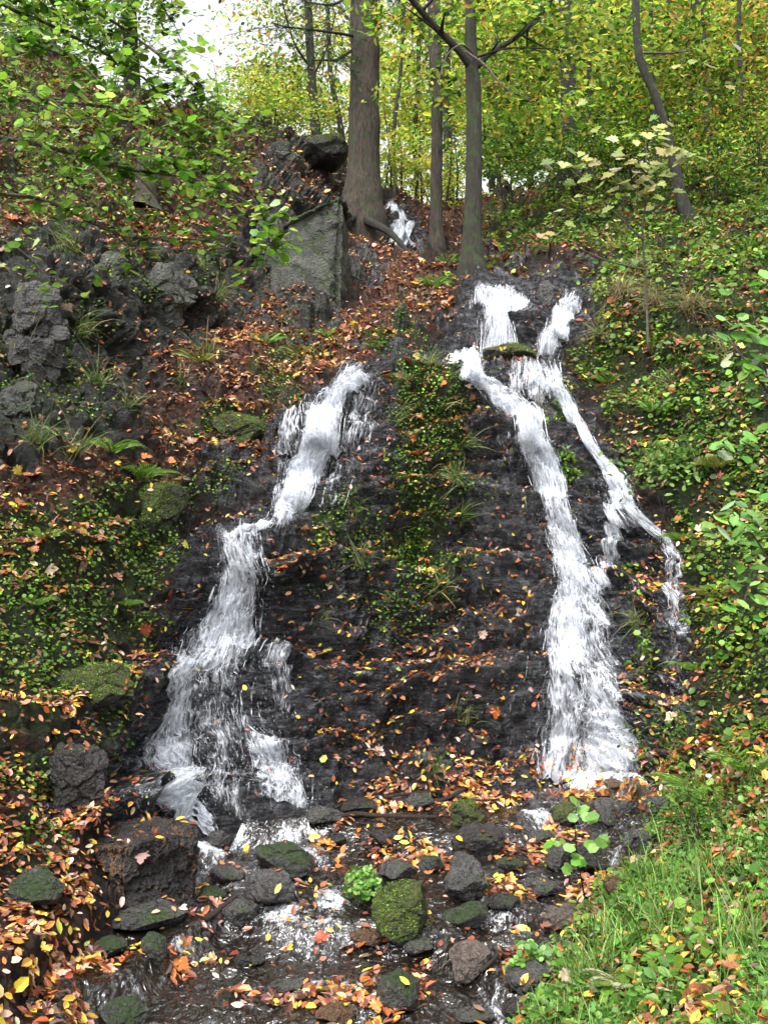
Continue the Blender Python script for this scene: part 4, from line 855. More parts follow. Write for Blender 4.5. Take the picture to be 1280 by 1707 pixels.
# ------------------------------------------------------------------ ferns, tufts, leafy plants
def fern(px, py, size, label, nf=9, col=((.1, .22, .025), (.2, .36, .055)), spread=1.0, seed=0):
    r_ = np.random.default_rng(seed); p, nn = hit(px, py)
    if p is None: return
    root = empty('fern', p); tag(root, label, 'fern', 'ferns on the slope')
    for q in range(nf):
        az = 2*PI*q/nf+r_.uniform(-.3, .3); L_ = size*r_.uniform(.75, 1.1); m = 16; s = np.linspace(0, 1, m)
        out = np.array([math.cos(az), math.sin(az), 0])*spread+nn*.25
        c = out*(s[:, None]*L_*.8)+np.array([0, 0, 1])*((s*.75-.75*s**2.2)*L_)[:, None]
        side = np.cross(out, [0, 0, 1]); side /= np.linalg.norm(side); V, Fq, off = [], [], 0
        k_ = 2*(m-2); PP, NN, HH, SZ = [], [], [], []
        for t in range(2, m):
            wl_ = L_*.3*math.sin(PI*min(1, s[t]*.85+.15))**.8*(1.08-s[t])
            for sg in (-1, 1):
                d = side*sg+out*.35-np.array([0, 0, .25]); d /= np.linalg.norm(d)
                PP.append(c[t]+d*wl_*.5); HH.append(d); NN.append(np.cross(d, out)*sg*-1+np.array([0, 0, 1.2])); SZ.append(wl_)
        tm = (T_TRI[0]*np.array([1, .42, .6]), T_TRI[1])
        v, f, kk = leaves_geo(np.array(PP), np.array(NN), np.array(SZ), tm, np.array(HH), .6)
        tv, tq, tt = tube(c, np.linspace(.003, .001, m)*size*3, 4)
        cl = np.array(col[0])+(np.array(col[1])-np.array(col[0]))*r_.random()
        V = np.concatenate([v, tv]); cc = np.concatenate([np.tile(cl, (len(v), 1))*(.8+.4*r_.random((len(v), 1))), np.tile((.1, .12, .03), (len(tv), 1))])
        mkmesh('frond', V, [np.concatenate([f, tq+len(v)]), tt+len(v)], M['green'], root, cols=cc, smooth=False)
for k_, a in enumerate([
 (720, 478, .36, 'bright green fern growing on the leafy path edge', 10), (742, 440, .3, 'upright fern between the two slim trunks', 7), (335, 605, .34, 'pale drooping fern on the leafy slope below the cliff', 8),
 (185, 755, .36, 'light green fern at the foot of the left cliff', 9), (232, 800, .4, 'wide fern fanned over the mossy hump', 11), (440, 575, .3, 'small fern under the upright rock slab', 8), (500, 590, .28, 'yellowish fern near the head of the left fall', 8),
 (400, 455, .2, 'tiny yellow green fern in a crevice of the ledge', 7), (625, 580, .22, 'tiny fern on the lip beside the left fall', 6), (1180, 1340, .42, 'feathery fern drooping over the near bank', 12), (1250, 1290, .38, 'fern at the right edge above the bank', 10),
 (1010, 640, .26, 'fern on the right slope just above the side cascade', 9), (1090, 690, .3, 'fern in the middle of the right slope', 10), (1200, 780, .34, 'spreading fern on the right slope below the pale shrub', 11), (1130, 900, .26, 'fern beside the faint trickle', 9), (1190, 1000, .3, 'yellowish fern on the right slope level with the lower shrub', 10), (1160, 1120, .24, 'fern low on the right slope above the leaf patch', 9), (1040, 420, .3, 'fern on the upper right slope left of the crooked trunk', 9), (1240, 420, .34, 'fern at the right edge of the upper slope', 9), (880, 380, .28, 'fern on the dark slope right of the forked trunk', 8), (80, 900, .24, 'fern among leaves on the left slope', 8), (300, 330, .34, 'fern right of the broken stump', 9), (120, 300, .34, 'fern left of the broken stump', 9),
 (1050, 1660, .24, 'pale dried fern in the grass at the bottom edge', 12), (210, 1010, .2, 'small fern in the green left bank', 6), (545, 560, .22, 'little fern on the leaf covered shoulder', 7), (60, 1010, .2, 'fern tucked in the mossy left bank', 6)]):
    fern(a[0], a[1], a[2], a[3], a[4], seed=k_, col=((.2, .24, .1), (.32, .34, .18)) if 'dried' in a[3] else ((.14, .17, .03), (.24, .26, .05)) if 'yellow' in a[3] or 'pale' in a[3] else ((.1, .22, .025), (.2, .36, .055)))
def tuft(px, py, size, label, n_=70, col='g', hang=.8):
    p, nn = hit(px, py)
    if p is None: return
    cols = pal(n_, [(.07, .13, .03), (.13, .2, .05), (.24, .22, .1), (.3, .26, .14)] if col == 'g' else [(.22, .17, .09), (.3, .24, .13), (.14, .1, .05), (.12, .15, .05)], [2, 2, 1, .6] if col == 'g' else [2, 2, 1, 1])
    Q = rng.normal(0, .03, (n_, 3)); up = np.tile(nn*.5+np.array([0, 0, .7]), (n_, 1))+rng.normal(0, .3, (n_, 3))
    o = build_leaves('grass_tuft', [blades(Q, up, rng.uniform(.5, 1.1, n_)*size, .0028*(p[1]/8)**.5, cols, hang)], M['grass'])
    o.location = Vector(p-nn*.02); tag(o, label, 'grass tuft', 'grass tufts on the rocks')
for a in [(345, 595, .3, 'pale arching grass tuft on the leafy slope under the cliff'), (365, 500, .3, 'grass tuft beside the small square block'), (130, 560, .35, 'grass hanging over the bulging cliff block', 90), (30, 600, .35, 'grass hanging at the far left cliff edge', 80), (60, 740, .3, 'thin grass at the foot of the left cliff'), (125, 760, .3, 'grass wisps right of the cliff foot'), (215, 680, .26, 'grass tuft on the stony bench left of centre'), (120, 420, .35, 'grass fringe on top of the bulging cliff block', 100), (240, 430, .3, 'grass fringe on top of the broken ledge', 90), (330, 445, .26, 'short grass on the right end of the broken ledge'), (480, 540, .25, 'grass at the base of the upright slab'), (160, 640, .3, 'grass in the crevice beneath the cliff block'), (300, 640, .2, 'little grass tuft among rusty leaves'),
          (590, 850, .2, 'yellow green grass on the central rock near the left lip'), (760, 800, .28, 'long green grass strands hanging on the central rock', 90), (675, 640, .18, 'short grass at the top of the central rock'), (740, 680, .2, 'thin grass beside the head of the right fall'), (1110, 1190, .14, 'grass wisp by the trickle foot'), (930, 670, .22, 'grass draped over the black rock between the falls'), (640, 1000, .2, 'grass on the mossy central patch'), (770, 1200, .2, 'grass wisps low on the central rock'), (540, 1030, .14, 'tiny grass sprig on the central leaf ledge'), (720, 1290, .16, 'grass at the foot of the central rock'), (665, 700, .2, 'grass strands on the upper left of the central moss strip', 80), (775, 740, .24, 'grass strands along the right side of the central moss strip', 90), (770, 860, .24, 'grass strands at the right end of the central moss hump', 90), (700, 900, .2, 'grass in the middle of the central moss strip', 80), (600, 940, .2, 'grass left of the central moss strip', 70), (735, 980, .2, 'grass at the lower end of the central moss strip', 70), (720, 610, .18, 'grass on the rim between the two falls', 70), (1060, 1040, .2, 'grass between the right fall and the faint trickle', 70), (1120, 640, .24, 'green grass on the right slope below the straw tufts', 80)]:
    tuft(*a[:4], n_=a[4] if len(a) > 4 else 50)
for a in [(1035, 495, .3, 'straw coloured grass curtain right of the top cascade', 260), (1090, 515, .3, 'straw grass hanging beneath the sapling', 260), (1150, 520, .28, 'straw grass tuft on the right slope under pale leaves', 200), (1000, 560, .3, 'dry grass beside the side cascade'), (1200, 600, .3, 'dry grass clump at mid right slope'), (1060, 450, .3, 'dry grass tuft above the straw curtain')]:
    tuft(*a[:4], n_=a[4] if len(a) > 4 else 60, col='d', hang=1.3)
for a in [(1120, 1560, .26, 'tall grass blades standing on the near bank'), (1040, 1600, .26, 'grass clump leaning over the stream edge'), (1240, 1600, .3, 'grass clump at the right edge of the near bank'), (980, 1650, .24, 'grass clump near the dried fern'), (1190, 1480, .24, 'grass clump on the upper near bank'), (1080, 1480, .22, 'grass overhanging the brown stone')]:
    p, nn = hit(a[0], a[1]); n_ = 90
    o = build_leaves('grass_tuft', [blades(rng.normal(0, .05, (n_, 3))*np.array([1, 1, .2]), np.tile((0, 0, 1.), (n_, 1))+rng.normal(0, .25, (n_, 3)), rng.uniform(.5, 1.1, n_)*a[2], .003, pal(n_, GC, [1, 2, 3, 2, .5]), .7)], M['grass'])
    o.location = Vector(p); tag(o, a[3], 'grass tuft', 'grass tufts on the near bank')
# ------------------------------------------------------------------ trees
YG = [(.16, .28, .03), (.28, .38, .045), (.46, .44, .06), (.08, .17, .018), (.42, .23, .06), (.03, .075, .012)]
def crownleaves(blobs, size, palw, colors=YG, flatn=1.0):
    sets = []
    for (c, r, n_) in blobs:
        c = np.array(c); r = np.array(r); K_ = max(4, n_//45)
        d = rng.normal(size=(K_, 3)); d /= np.linalg.norm(d, axis=-1, keepdims=True); sc = c+d*r*(rng.random((K_, 1))**.45)
        w_ = rng.random(K_)**1.5+.15; a = rng.choice(K_, n_, p=w_/w_.sum()); rr = min(.42, max(.16, r.mean()*.4))
        tilt = rng.normal(0, .35, (K_, 3))+np.array([0, -.25, 1.])
        off = rng.normal(size=(n_, 3))*np.array([rr, rr, rr*.22]); off[:, 2] -= (off[:, 0]*tilt[a, 0]+off[:, 1]*tilt[a, 1])*.5
        Pn = sc[a]+off; Nn = tilt[a]*flatn+rng.normal(0, .55, (n_, 3))
        v, f, kk = leaves_geo(Pn, Nn, rng.uniform(size*.65, size*1.25, n_), T_BEECH)
        tone = (.45+.95*rng.random(K_))[a][:, None]  # random brightness per spray: lighting variety put into the leaf colour
        sets.append((v, f, kk, pal(n_, colors, palw, .22)*tone))
    return sets
def place(px, py, Y): return W(px, py, Y)
def tree(name, path, rads, mat, label, crown=None, branches=None, cat='tree', group='trees on the slope', leafsize=.1, palw=(3, 3, 2, 2, .6, 1), flare=1.6, colors=YG, ground_fix=True, seg=14):
    """path: [(px,py,Y)] base first; rads metres"""
    p3 = np.array([place(*q) for q in path]); base = p3[0].copy()
    if ground_fix:
        g_ = gz(base[0], base[1], base[2]); 
        if abs(g_-base[2]) > .02:
            base[2] = g_-.08
            if base[2] < p3[0][2]: p3 = np.concatenate([[base], p3]); rads = [rads[0]]+list(rads)
            else: p3[0] = base
    gr0 = p3[0].copy(); p3 = np.concatenate([[p3[0]-np.array([0, -.02, .4])], p3]); rads = [rads[0]]+list(rads)
    m = 70 if seg > 10 else 24
    sp_ = smoothpath(p3, m); rr = np.interp(np.linspace(0, len(p3)-1, m), np.arange(len(p3)), rads)
    hgt = sp_[:, 2]-gr0[2]-.05; rr = rr*(1+(flare-1)*np.exp(-np.maximum(hgt, 0)/(rads[0]*1.6+.02)))
    root = empty(name, gr0); tag(root, label, cat, group)
    relparent(tubes_mesh('trunk', [tube(sp_, rr, seg, .12, 3)], M[mat]), root)
    for b in (branches or []):
        q3 = smoothpath(np.array([place(*q) for q in b['p']]), 16)
        lst = [tube(q3, np.linspace(b['r'][0], b['r'][1], 16), 7, .1, 4)]
        for t in range(b.get('twigs', 0)):
            i0 = random.randint(3, 14); L_ = random.uniform(.25, .7)*b.get('tl', 1); d = np.array([random.gauss(0, .6), random.gauss(0, .5), random.gauss(b.get('tz', -.1), .35)]); d /= np.linalg.norm(d)
            e = q3[i0]+d*L_; md = (q3[i0]+e)/2+np.array([0, 0, random.uniform(-.05, .08)])
            lst.append(tube(smoothpath([q3[i0], md, e], 6), np.linspace(b['r'][1]*.9, .002, 6), 4))
            if b.get('needles'):
                s_ = rng.random((60, 1)); pp = q3[i0]*(1-s_)+e*s_+rng.normal(0, .012, (60, 3)); b.setdefault('_n', []).append(pp)
        relparent(tubes_mesh('branch', lst, M['bark_dark' if not b.get('mat') else b['mat']]), root)
        if b.get('_n'):
            pp = np.concatenate(b['_n']+[q3[rng.integers(4, 16, 250)]+rng.normal(0, .03, (250, 3))])
            v, f, kk = leaves_geo(pp, rng.normal(size=pp.shape), rng.uniform(.03, .06, len(pp)), (T_TRI[0]*np.array([1, .25, .3]), T_TRI[1]), rng.normal(size=pp.shape)*np.array([1, 1, .4])-np.array([0, 0, .9]))
            relparent(build_leaves('needles', [(v, f, kk, pal(len(pp), [(.02, .045, .012), (.035, .07, .018)], [1, 1]))], M['green']), root)
    if crown:
        bl = [(place(a, b_, Yc), (rx, ry, rz), n_) for (a, b_, Yc, rx, ry, rz, n_) in crown]
        relparent(build_leaves('crown', crownleaves(bl, leafsize, palw, colors), M['crown']), root)
    return root
ND = dict(needles=True, twigs=14, r=(.022, .006), tl=1.1, tz=-.35)
tree('spruce_tree', [(602, 368, 13.4), (606, 260, 13.4), (608, 100, 13.4), (606, -60, 13.4), (604, -700, 13.4)], [.235, .205, .2, .19, .14], 'bark', 'thickest spruce trunk with flared base standing beside the upright rock slab',
     branches=[dict(p=[(590, 60, 13.3), (540, 52, 12.9), (480, 45, 12.5), (455, 38, 12.3)], **ND), dict(p=[(585, 85, 13.3), (560, 100, 13), (520, 100, 12.8)], **ND), dict(p=[(625, 20, 13.3), (660, 30, 13), (700, 60, 12.6)], **ND), dict(p=[(620, -20, 13.3), (650, -10, 13), (690, 10, 12.6)], **ND),
               dict(p=[(590, -10, 13.3), (550, 8, 13), (500, 0, 12.8)], **ND),
               dict(p=[(595, 366, 13.2), (575, 362, 12.9), (555, 352, 12.7)], r=(.07, .02), mat='bark_dark'), dict(p=[(612, 368, 13.1), (650, 388, 12.7), (690, 432, 12.2)], r=(.07, .02), mat='bark_dark')], flare=1.45, seg=20)
tree('beech_tree', [(728, 425, 12.6), (727, 330, 12.6), (728, 200, 12.6), (724, 60, 12.6), (722, -80, 12.6), (716, -500, 12.6)], [.085, .075, .072, .085, .08, .05], 'bark', 'slim straight trunk just left of the forked one', flare=1.5,
     crown=[(675, 150, 12.9, .6, .5, 1.0, 330), (690, 60, 13.0, .8, .5, .5, 400)])
tree('beech_tree', [(786, 452, 11.2), (787, 380, 11.2), (790, 250, 11.2), (789, 150, 11.2), (785, 100, 11.2), (784, 0, 11.2), (786, -200, 11.2)], [.115, .1, .09, .085, .075, .06, .045], 'bark2', 'smooth forked trunk rooted at the head of the falls', flare=1.45,
     branches=[dict(p=[(788, 118, 11.2), (765, 85, 11.1), (730, 50, 11), (688, 2, 10.8), (650, -50, 10.6)], r=(.05, .03), twigs=4), dict(p=[(795, 112, 11.2), (815, 90, 11.3), (860, 62, 11.4), (905, 20, 11.5), (930, -20, 11.6)], r=(.038, .02), twigs=5),
               dict(p=[(790, 92, 11.1), (770, 75, 10.9), (745, 92, 10.8), (730, 140, 10.7)], r=(.014, .006), mat='twig'), dict(p=[(775, 85, 11.0), (810, 110, 10.9), (840, 145, 10.8), (885, 165, 10.7)], r=(.016, .005), mat='twig'), dict(p=[(792, 96, 11.1), (850, 80, 11.0), (930, 82, 11)], r=(.014, .006), twigs=3)],
     crown=[(860, 60, 11.8, 1.0, .8, .5, 1000), (930, 30, 12.2, .9, .8, .5, 700), (720, 20, 11.2, .6, .6, .25, 250), (840, 170, 12.2, .8, .8, .6, 700)])
# ridge and background trees
LT = [(.13, .24, .03), (.24, .34, .05), (.34, .38, .06), (.06, .13, .02), (.42, .4, .1), (.16, .24, .05)]
tree('maple_tree', [(528, 248, 15.5), (522, 160, 15.5), (516, 60, 15.5), (512, -60, 15.5), (508, -300, 15.5)], [.075, .07, .065, .06, .05], 'bark_dark', 'dark slender trunk left of the thickest spruce', leafsize=.08, seg=8,
     crown=[(470, 90, 16, .9, 1, .5, 1000), (500, 20, 15.6, .8, .9, .4, 600), (455, 170, 16.5, .8, .8, .55, 1700), (520, 150, 17.5, .7, .8, .6, 900), (420, 130, 17, .6, .8, .4, 700)], palw=(3, 3, 2.4, 1.5, .8, .3), branches=[dict(p=[(516, 110, 15.5), (490, 70, 15.4), (470, 0, 15.3)], r=(.025, .01), twigs=6), dict(p=[(520, 130, 15.5), (545, 80, 15.4), (560, 20, 15.3)], r=(.02, .008), twigs=6)])
tree('maple_tree', [(573, 260, 17), (566, 200, 17), (552, 130, 17), (548, 60, 17), (540, -150, 17)], [.06, .05, .045, .04, .03], 'bark_dark', 'thin leaning trunk touching the left edge of the thickest spruce', seg=8,
     crown=[(545, 60, 18, .5, 1, .8, 800), (545, 190, 19, .5, .8, .6, 800), (440, 150, 19.5, .5, .8, .5, 500)], palw=(3, 4, 3, 1, 1.4, .2))
tree('oak_tree', [(222, 170, 15.2), (218, 80, 15.2), (214, -20, 15.2), (208, -250, 15.2)], [.14, .12, .12, .1], 'bark_dark', 'dark trunk on the left ridge behind the hanging leaves', seg=8,
     crown=[(150, 20, 15, 1.3, 1, .6, 1500), (60, 30, 14, 1.2, 1, .6, 1500), (230, -10, 15, .6, 1, .3, 250), (100, -60, 14.5, 1.4, 1, .5, 800)], colors=LT, palw=(3, 2, 1, 3, .2, 2))
tree('oak_tree', [(112, 120, 14.6), (110, 40, 14.6), (114, -60, 14.6), (112, -200, 14.6)], [.05, .05, .045, .04], 'bark_dark', 'thinner trunk at the left end of the ridge', seg=8, crown=[(40, 90, 13.6, .9, .7, .4, 900), (-60, 60, 13, 1.2, .8, .8, 900)], colors=LT, palw=(3, 2, 1, 3, .2, 2))
tree('beech_tree', [(948, 300, 16), (946, 130, 16), (942, 0, 16), (936, -200, 16)], [.13, .12, .11, .09], 'bark_dark', 'dark trunk behind yellow leaves, between the forked and the leaning trunks', seg=8,
     crown=[(890, 150, 17.4, 1.2, 1, 1.0, 1700), (1000, 60, 17.5, 1.2, 1, .8, 1400), (950, 230, 17.5, 1.0, 1, .6, 1500), (860, 250, 17.5, .7, 1, .5, 1000), (890, 20, 18, 1.2, 1, .6, 1000), (950, 60, 15.4, .5, .5, .15, 130), (940, 190, 15.4, .5, .5, .15, 160)], palw=(3, 3, 1.8, 2.4, .9, 1.2))
tree('oak_tree', [(1155, 385, 12.6), (1135, 330, 12.6), (1118, 250, 12.7), (1092, 160, 12.8), (1064, 90, 12.9), (1058, -30, 13), (1050, -200, 13)], [.085, .075, .06, .055, .055, .05, .04], 'bark_dark', 'crooked dark trunk leaning left on the right slope', seg=10,
     crown=[(1050, 60, 13.9, .8, .7, .4, 558), (1120, 120, 13.9, .8, .7, .5, 620), (1020, 160, 13.9, .6, .6, .4, 434), (1190, 60, 13.9, .8, .7, .5, 620), (1180, 190, 13.9, .7, .6, .4, 496)], palw=(3, 2, 1.2, 3, .8, 2), branches=[dict(p=[(1072, 88, 12.8), (1120, 88, 12.7), (1160, 82, 12.5)], r=(.02, .008), twigs=3, mat='twig')])
bt = [(1150, 240, 19, .1, 'trunk with an orange leafed crown near the right edge', (1150, 120), (2, 2, 3, 1, 2.2, .3)), (1212, 232, 21, .1, 'dark trunk second from the right edge', (1220, 90), (3, 2, 1.5, 2, 1, 1)), (1262, 232, 20, .12, 'dark trunk at the right edge of the wood', (1260, 100), (2, 2, 1.6, 2, 1.5, 1)), (1120, 262, 22, .08, 'thin trunk behind the crooked dark one', (1080, 60), (2.4, 3, 2, 1, 1.4, .4)),
      (1040, 285, 23, .09, 'thin trunk in the yellow wood right of centre', (1030, 80), (3, 3, 2, 1, 1, .4)), (884, 300, 21, .07, 'thin trunk half hidden right of the forked one', (880, 120), (3, 3, 2, 1.5, .6, .6)), (750, 330, 20, .1, 'pale trunk showing between the two slim trunks', (752, 100), (3, 4, 3, .6, .8, .1)),
      (695, 330, 22, .06, 'spindly trunk behind the small distant waterfall', (690, 110), (3, 4, 3, .4, .6, .1)), (660, 330, 20, .05, 'spindly trunk right beside the thickest spruce', (660, 140), (3, 4, 3.4, .4, .6, .1)), (1330, 230, 20, .1, 'trunk beyond the right edge reaching its crown into view', (1320, 60), (3, 2, 1, 2, 1, 1)), (985, 295, 16.5, .045, 'slim dark trunk between the bare dark one and the crooked one', (1000, 130), (3, 2.5, 1.4, 2, 1.4, .8)), (1180, 255, 15.5, .05, 'slim dark trunk just right of the crooked one', (1190, 150), (3, 2, 1, 2, 3.4, 1)), (1238, 245, 15.8, .045, 'slim dark trunk third from the right edge', (1240, 70), (2, 2, 1.6, 1.6, 4, 1)), (832, 322, 17, .04, 'slim dark trunk close right of the forked one', (850, 140), (3, 3, 1.6, 2, .8, .8)), (1092, 278, 17.5, .05, 'slim dark trunk crossing behind the crooked one', (1100, 30), (2.4, 2, 1.2, 2, 2.4, 1)), (820, 320, 24, .08, 'distant trunk just right of the forked one', (820, 60), (3, 3, 3, .6, .5, .1))]
for (bx, by, Y, r, lab, (cx_, cy_), pw) in bt:
    yn = 1 if bx > 780 else .55
    tree('beech_tree', [(bx, by, Y), (bx-4, by-110, Y), (bx+random.uniform(-10, 10), by-240, Y), (bx+random.uniform(-16, 16), -200, Y)], [r, r*.9, r*.8, r*.6], 'bark_dark', lab, seg=8, group='trees of the wood behind', palw=pw, leafsize=.13,
         crown=[(cx_, cy_, Y+2.6, 1.5*yn, 1.4, 1.3, int(1500*yn)), (cx_+random.uniform(-60, 60)*yn, cy_-60, Y+2.4, 1.4*yn, 1.3, .8, int(800*yn)), (cx_+random.uniform(-50, 50)*yn, cy_+95, Y+2.4, 1.2*yn, 1.2, .9, int(1700*yn))])
# thin understorey stems behind the small waterfall
for k_, (bx, by, tx, ty) in enumerate([(652, 335, 640, 180), (668, 335, 662, 190), (690, 345, 700, 200), (703, 350, 690, 210), (742, 350, 752, 210), (640, 330, 648, 200), (760, 350, 757, 230)]):
    Y = 15.8+.25*(k_ % 4)
    tree('sapling', [(bx, by, Y), ((bx+tx)/2+4, (by+ty)/2, Y), (tx, ty, Y)], [.02, .016, .008], 'bark_dark', ['slender stem nearest the thickest spruce above the small waterfall', 'slender stem second from the thickest spruce', 'slender stem leaning right above the small waterfall', 'slender stem leaning left above the small waterfall', 'slender stem just left of the forked trunk', 'slender stem almost touching the thickest spruce', 'slender stem hidden against the forked trunk'][k_], cat='sapling', group='saplings above the small waterfall', seg=6,
         crown=[(tx, (by+ty)/2+20, Y, .3, .3, .7, 260)], palw=(2, 4, 4, .5, .6, .1), leafsize=.07)
# shrubs on the slopes
def shrub(px, py, Y, r, n_, label, palw, colors=YG, leafsize=.06, cat='shrub'):
    c = place(px, py, Y); g_ = gz(c[0], c[1], c[2]-1); root = empty('shrub', (c[0], c[1], g_)); tag(root, label, cat, 'shrubs on the slope')
    st = []
    for _ in range(7):
        e = c+rng.normal(0, .45, 3)*np.array(r); st.append(tube(smoothpath([(c[0]+rng.normal(0, .05), c[1], g_-.05), ((c[0]+e[0])/2, (c[1]+e[1])/2, (g_+e[2])/2+.1), e], 8), np.linspace(.012, .004, 8)*min(1, r[0]*1.2), 5))
    relparent(tubes_mesh('stem', st, M['bark_dark']), root)
    relparent(build_leaves('foliage', crownleaves([(c, r, n_)], leafsize, palw, colors), M['crown']), root)
shrub(455, 190, 14.8, (.9, .6, .55), 2600, 'yellow green bush on the ridge in the gap of sky', (2.5, 4, 2.6, 1, .6, .3), leafsize=.07)
shrub(400, 225, 13.8, (.5, .5, .3), 1000, 'green bush on the ridge left of the yellow green one', (3, 1.5, .4, 4, 0, 3))
shrub(850, 250, 15.5, (.9, .6, .5), 2400, 'dark green bush right of the forked trunk', (1, .3, .1, 3, .1, 7))
shrub(960, 260, 14.5, (1.1, .6, .5), 2600, 'dense green bush above the right slope', (2, .8, .4, 4, .1, 4))
shrub(1060, 230, 14.0, (.8, .6, .45), 2000, 'green bush behind the pale leaved sapling', (3, 1.4, .6, 3, .3, 3))
shrub(1190, 270, 13.2, (.7, .6, .4), 1600, 'low green bush right of the crooked trunk', (2.5, 1.5, .6, 3, .4, 3))
shrub(1260, 190, 14.5, (.8, .6, .5), 1700, 'mixed green and orange bush at the right edge', (3, 2, 1.4, 2, 1.2, 2))
shrub(715, 300, 16.8, (.8, .6, .6), 2200, 'bright yellow bush behind the slim trunks', (2, 4, 4, .5, .8, .1))
shrub(655, 240, 15.4, (.35, .4, .6), 700, 'yellow leaved bush hanging right of the thickest spruce', (2, 4, 4, .3, .8, .1))
shrub(1110, 760, 7.3, (.18, .18, .16), 420, 'bright green clump beside the end of the side cascade', (3, .3, 0, 4, 0, 1), colors=GC+[(.1, .2, .03)], leafsize=.05)
shrub(1150, 1240, 5.9, (.3, .2, .14), 700, 'low green clump above the near bank', (3, 2, 1, 2, 0, 1), colors=GC+[(.1, .2, .03)], leafsize=.03)
shrub(1150, 1345, 4.9, (.22, .15, .14), 700, 'feathery olive bush at the corner of the near bank', (3, 3, 1, 2, 0, 1), colors=GC+[(.14, .2, .04)], leafsize=.022)
# far wood
sets = []
for _ in range(52):
    px = rng.uniform(560, 1400); Y = rng.uniform(26, 48); py = rng.uniform(40, 320) if rng.random() < .75 else rng.uniform(-60, 60)
    c = W(px, py, Y); sets += crownleaves([(c, (2.6, 2.5, 1.7), 620)], .2, (3, 4, 4, 1, .8, .3))
tag(build_leaves('distant_wood', sets, M['crown']), 'yellow green autumn wood filling the background beyond the trunks', 'wood', kind='stuff')
# ------------------------------------------------------------------ hazel branches hanging in from the upper left
HZ = [(.055, .13, .015), (.11, .22, .02), (.17, .31, .035), (.26, .4, .07), (.38, .5, .22)]
root = empty('hazel_tree', (-3.1, 4.6, gz(-3.1, 4.6, 1))); tag(root, 'leafy hazel reaching pale twigs and green leaves in from the upper left', 'tree')
tw, lp, ln_, lh = [], [], [], []
hz = [[(-420, 330, 4.6), (-150, 200, 4.8), (0, 168, 5.0), (150, 174, 5.1), (230, 190, 5.2), (310, 222, 5.2)], [(-420, 300, 4.6), (-100, 60, 4.8), (0, 65, 5.2), (60, 75, 5.3), (135, 108, 5.4), (200, 170, 5.4)],
      [(-420, 300, 4.6), (-120, 20, 5.2), (60, -10, 5.5), (160, 20, 5.6), (250, 80, 5.7), (330, 150, 5.7), (390, 230, 5.7)], [(-420, 330, 4.6), (-100, 230, 5.2), (60, 240, 5.5), (200, 280, 5.6), (330, 300, 5.7), (430, 350, 5.7), (450, 410, 5.6)],
      [(-420, 360, 4.6), (-100, 330, 5.4), (60, 330, 5.7), (200, 390, 5.8), (330, 400, 5.8), (400, 420, 5.8)], [(-420, 300, 4.6), (-120, -20, 5.4), (30, 20, 5.6), (120, 60, 5.7), (240, 130, 5.8), (300, 210, 5.9), (340, 290, 5.9)],
      [(-420, 360, 4.6), (-100, 400, 5.2), (0, 400, 5.4), (60, 440, 5.5), (90, 480, 5.5)], [(-420, 300, 4.6), (-100, -80, 5.6), (120, -60, 5.8), (240, -20, 5.9), (290, 40, 5.9)]]
dens = [150, 150, 330, 300, 150, 330, 50, 170]
for b, dn in zip(hz, dens):
    q = smoothpath(np.array([place(*t) for t in b]), 40); rr = np.linspace(.016, .0025, 40); tw.append(tube(q, rr, 6, .1))
    for t in range(int(dn/5)):
        i0 = random.randint(12, 39); d = np.array([random.gauss(.25, .6), random.gauss(0, .4), random.gauss(-.1, .5)]); d /= np.linalg.norm(d); L_ = random.uniform(.1, .38)
        sq = smoothpath([q[i0], q[i0]+d*L_*.5+np.array([0, 0, .02]), q[i0]+d*L_+np.array([0, 0, -.03])], 9); tw.append(tube(sq, np.linspace(.0028, .0012, 9), 4))
        for s_ in range(random.randint(5, 10)):
            u_ = random.random(); pt = sq[int(u_*8)]+rng.normal(0, .035, 3); lp.append(pt)
            ln_.append(np.array([random.gauss(0, .45), -.35+random.gauss(0, .4), .8])); lh.append(d*.5+rng.normal(0, .6, 3)-np.array([0, 0, .35]))
relparent(tubes_mesh('twigs', tw, M['twig']), root)
lp = np.array(lp); v, f, kk = leaves_geo(lp, np.array(ln_), rng.uniform(.035, .078, len(lp)), T_ROUND, np.array(lh), .8)
relparent(build_leaves('foliage', [(v, f, kk, pal(len(lp), HZ, [1.4, 3, 3.4, 2, .8]))], M['crown']), root)
# ------------------------------------------------------------------ pale leaved maple sapling
def leafy(name, stems, clusters, label, cat, leafsize, tm, cols, cw, mat='twig', r0=.012, group=None, nleaf=8, spread=.12):
    b0 = place(*stems[0][0]); root = empty(name, b0); tag(root, label, cat, group)
    ts = []
    for s in stems:
        q = smoothpath(np.array([place(*t) for t in s]), 18); ts.append(tube(q, np.linspace(r0, r0*.3, 18), 6, .1))
    pp, nn_, hh = [], [], []
    for c in clusters:
        cc = place(*c[:3])
        k_ = c[3] if len(c) > 3 else nleaf
        for _ in range(k_): pp.append(cc+rng.normal(0, spread, 3)*np.array([1, .7, .6])); nn_.append((random.gauss(0, .4), -.55+random.gauss(0, .3), .7)); hh.append((random.gauss(0, 1), -.2, random.gauss(-.4, .4)))
    relparent(tubes_mesh('stem', ts, M[mat]), root)
    pp = np.array(pp); v, f, kk = leaves_geo(pp, np.array(nn_), rng.uniform(leafsize*.7, leafsize*1.2, len(pp)), tm, np.array(hh), .5)
    relparent(build_leaves('foliage', [(v, f, kk, pal(len(pp), cols, cw, .15))], M['green']), root)
PALE = [(.22, .27, .06), (.3, .32, .09), (.38, .37, .17), (.46, .43, .32), (.14, .2, .04)]
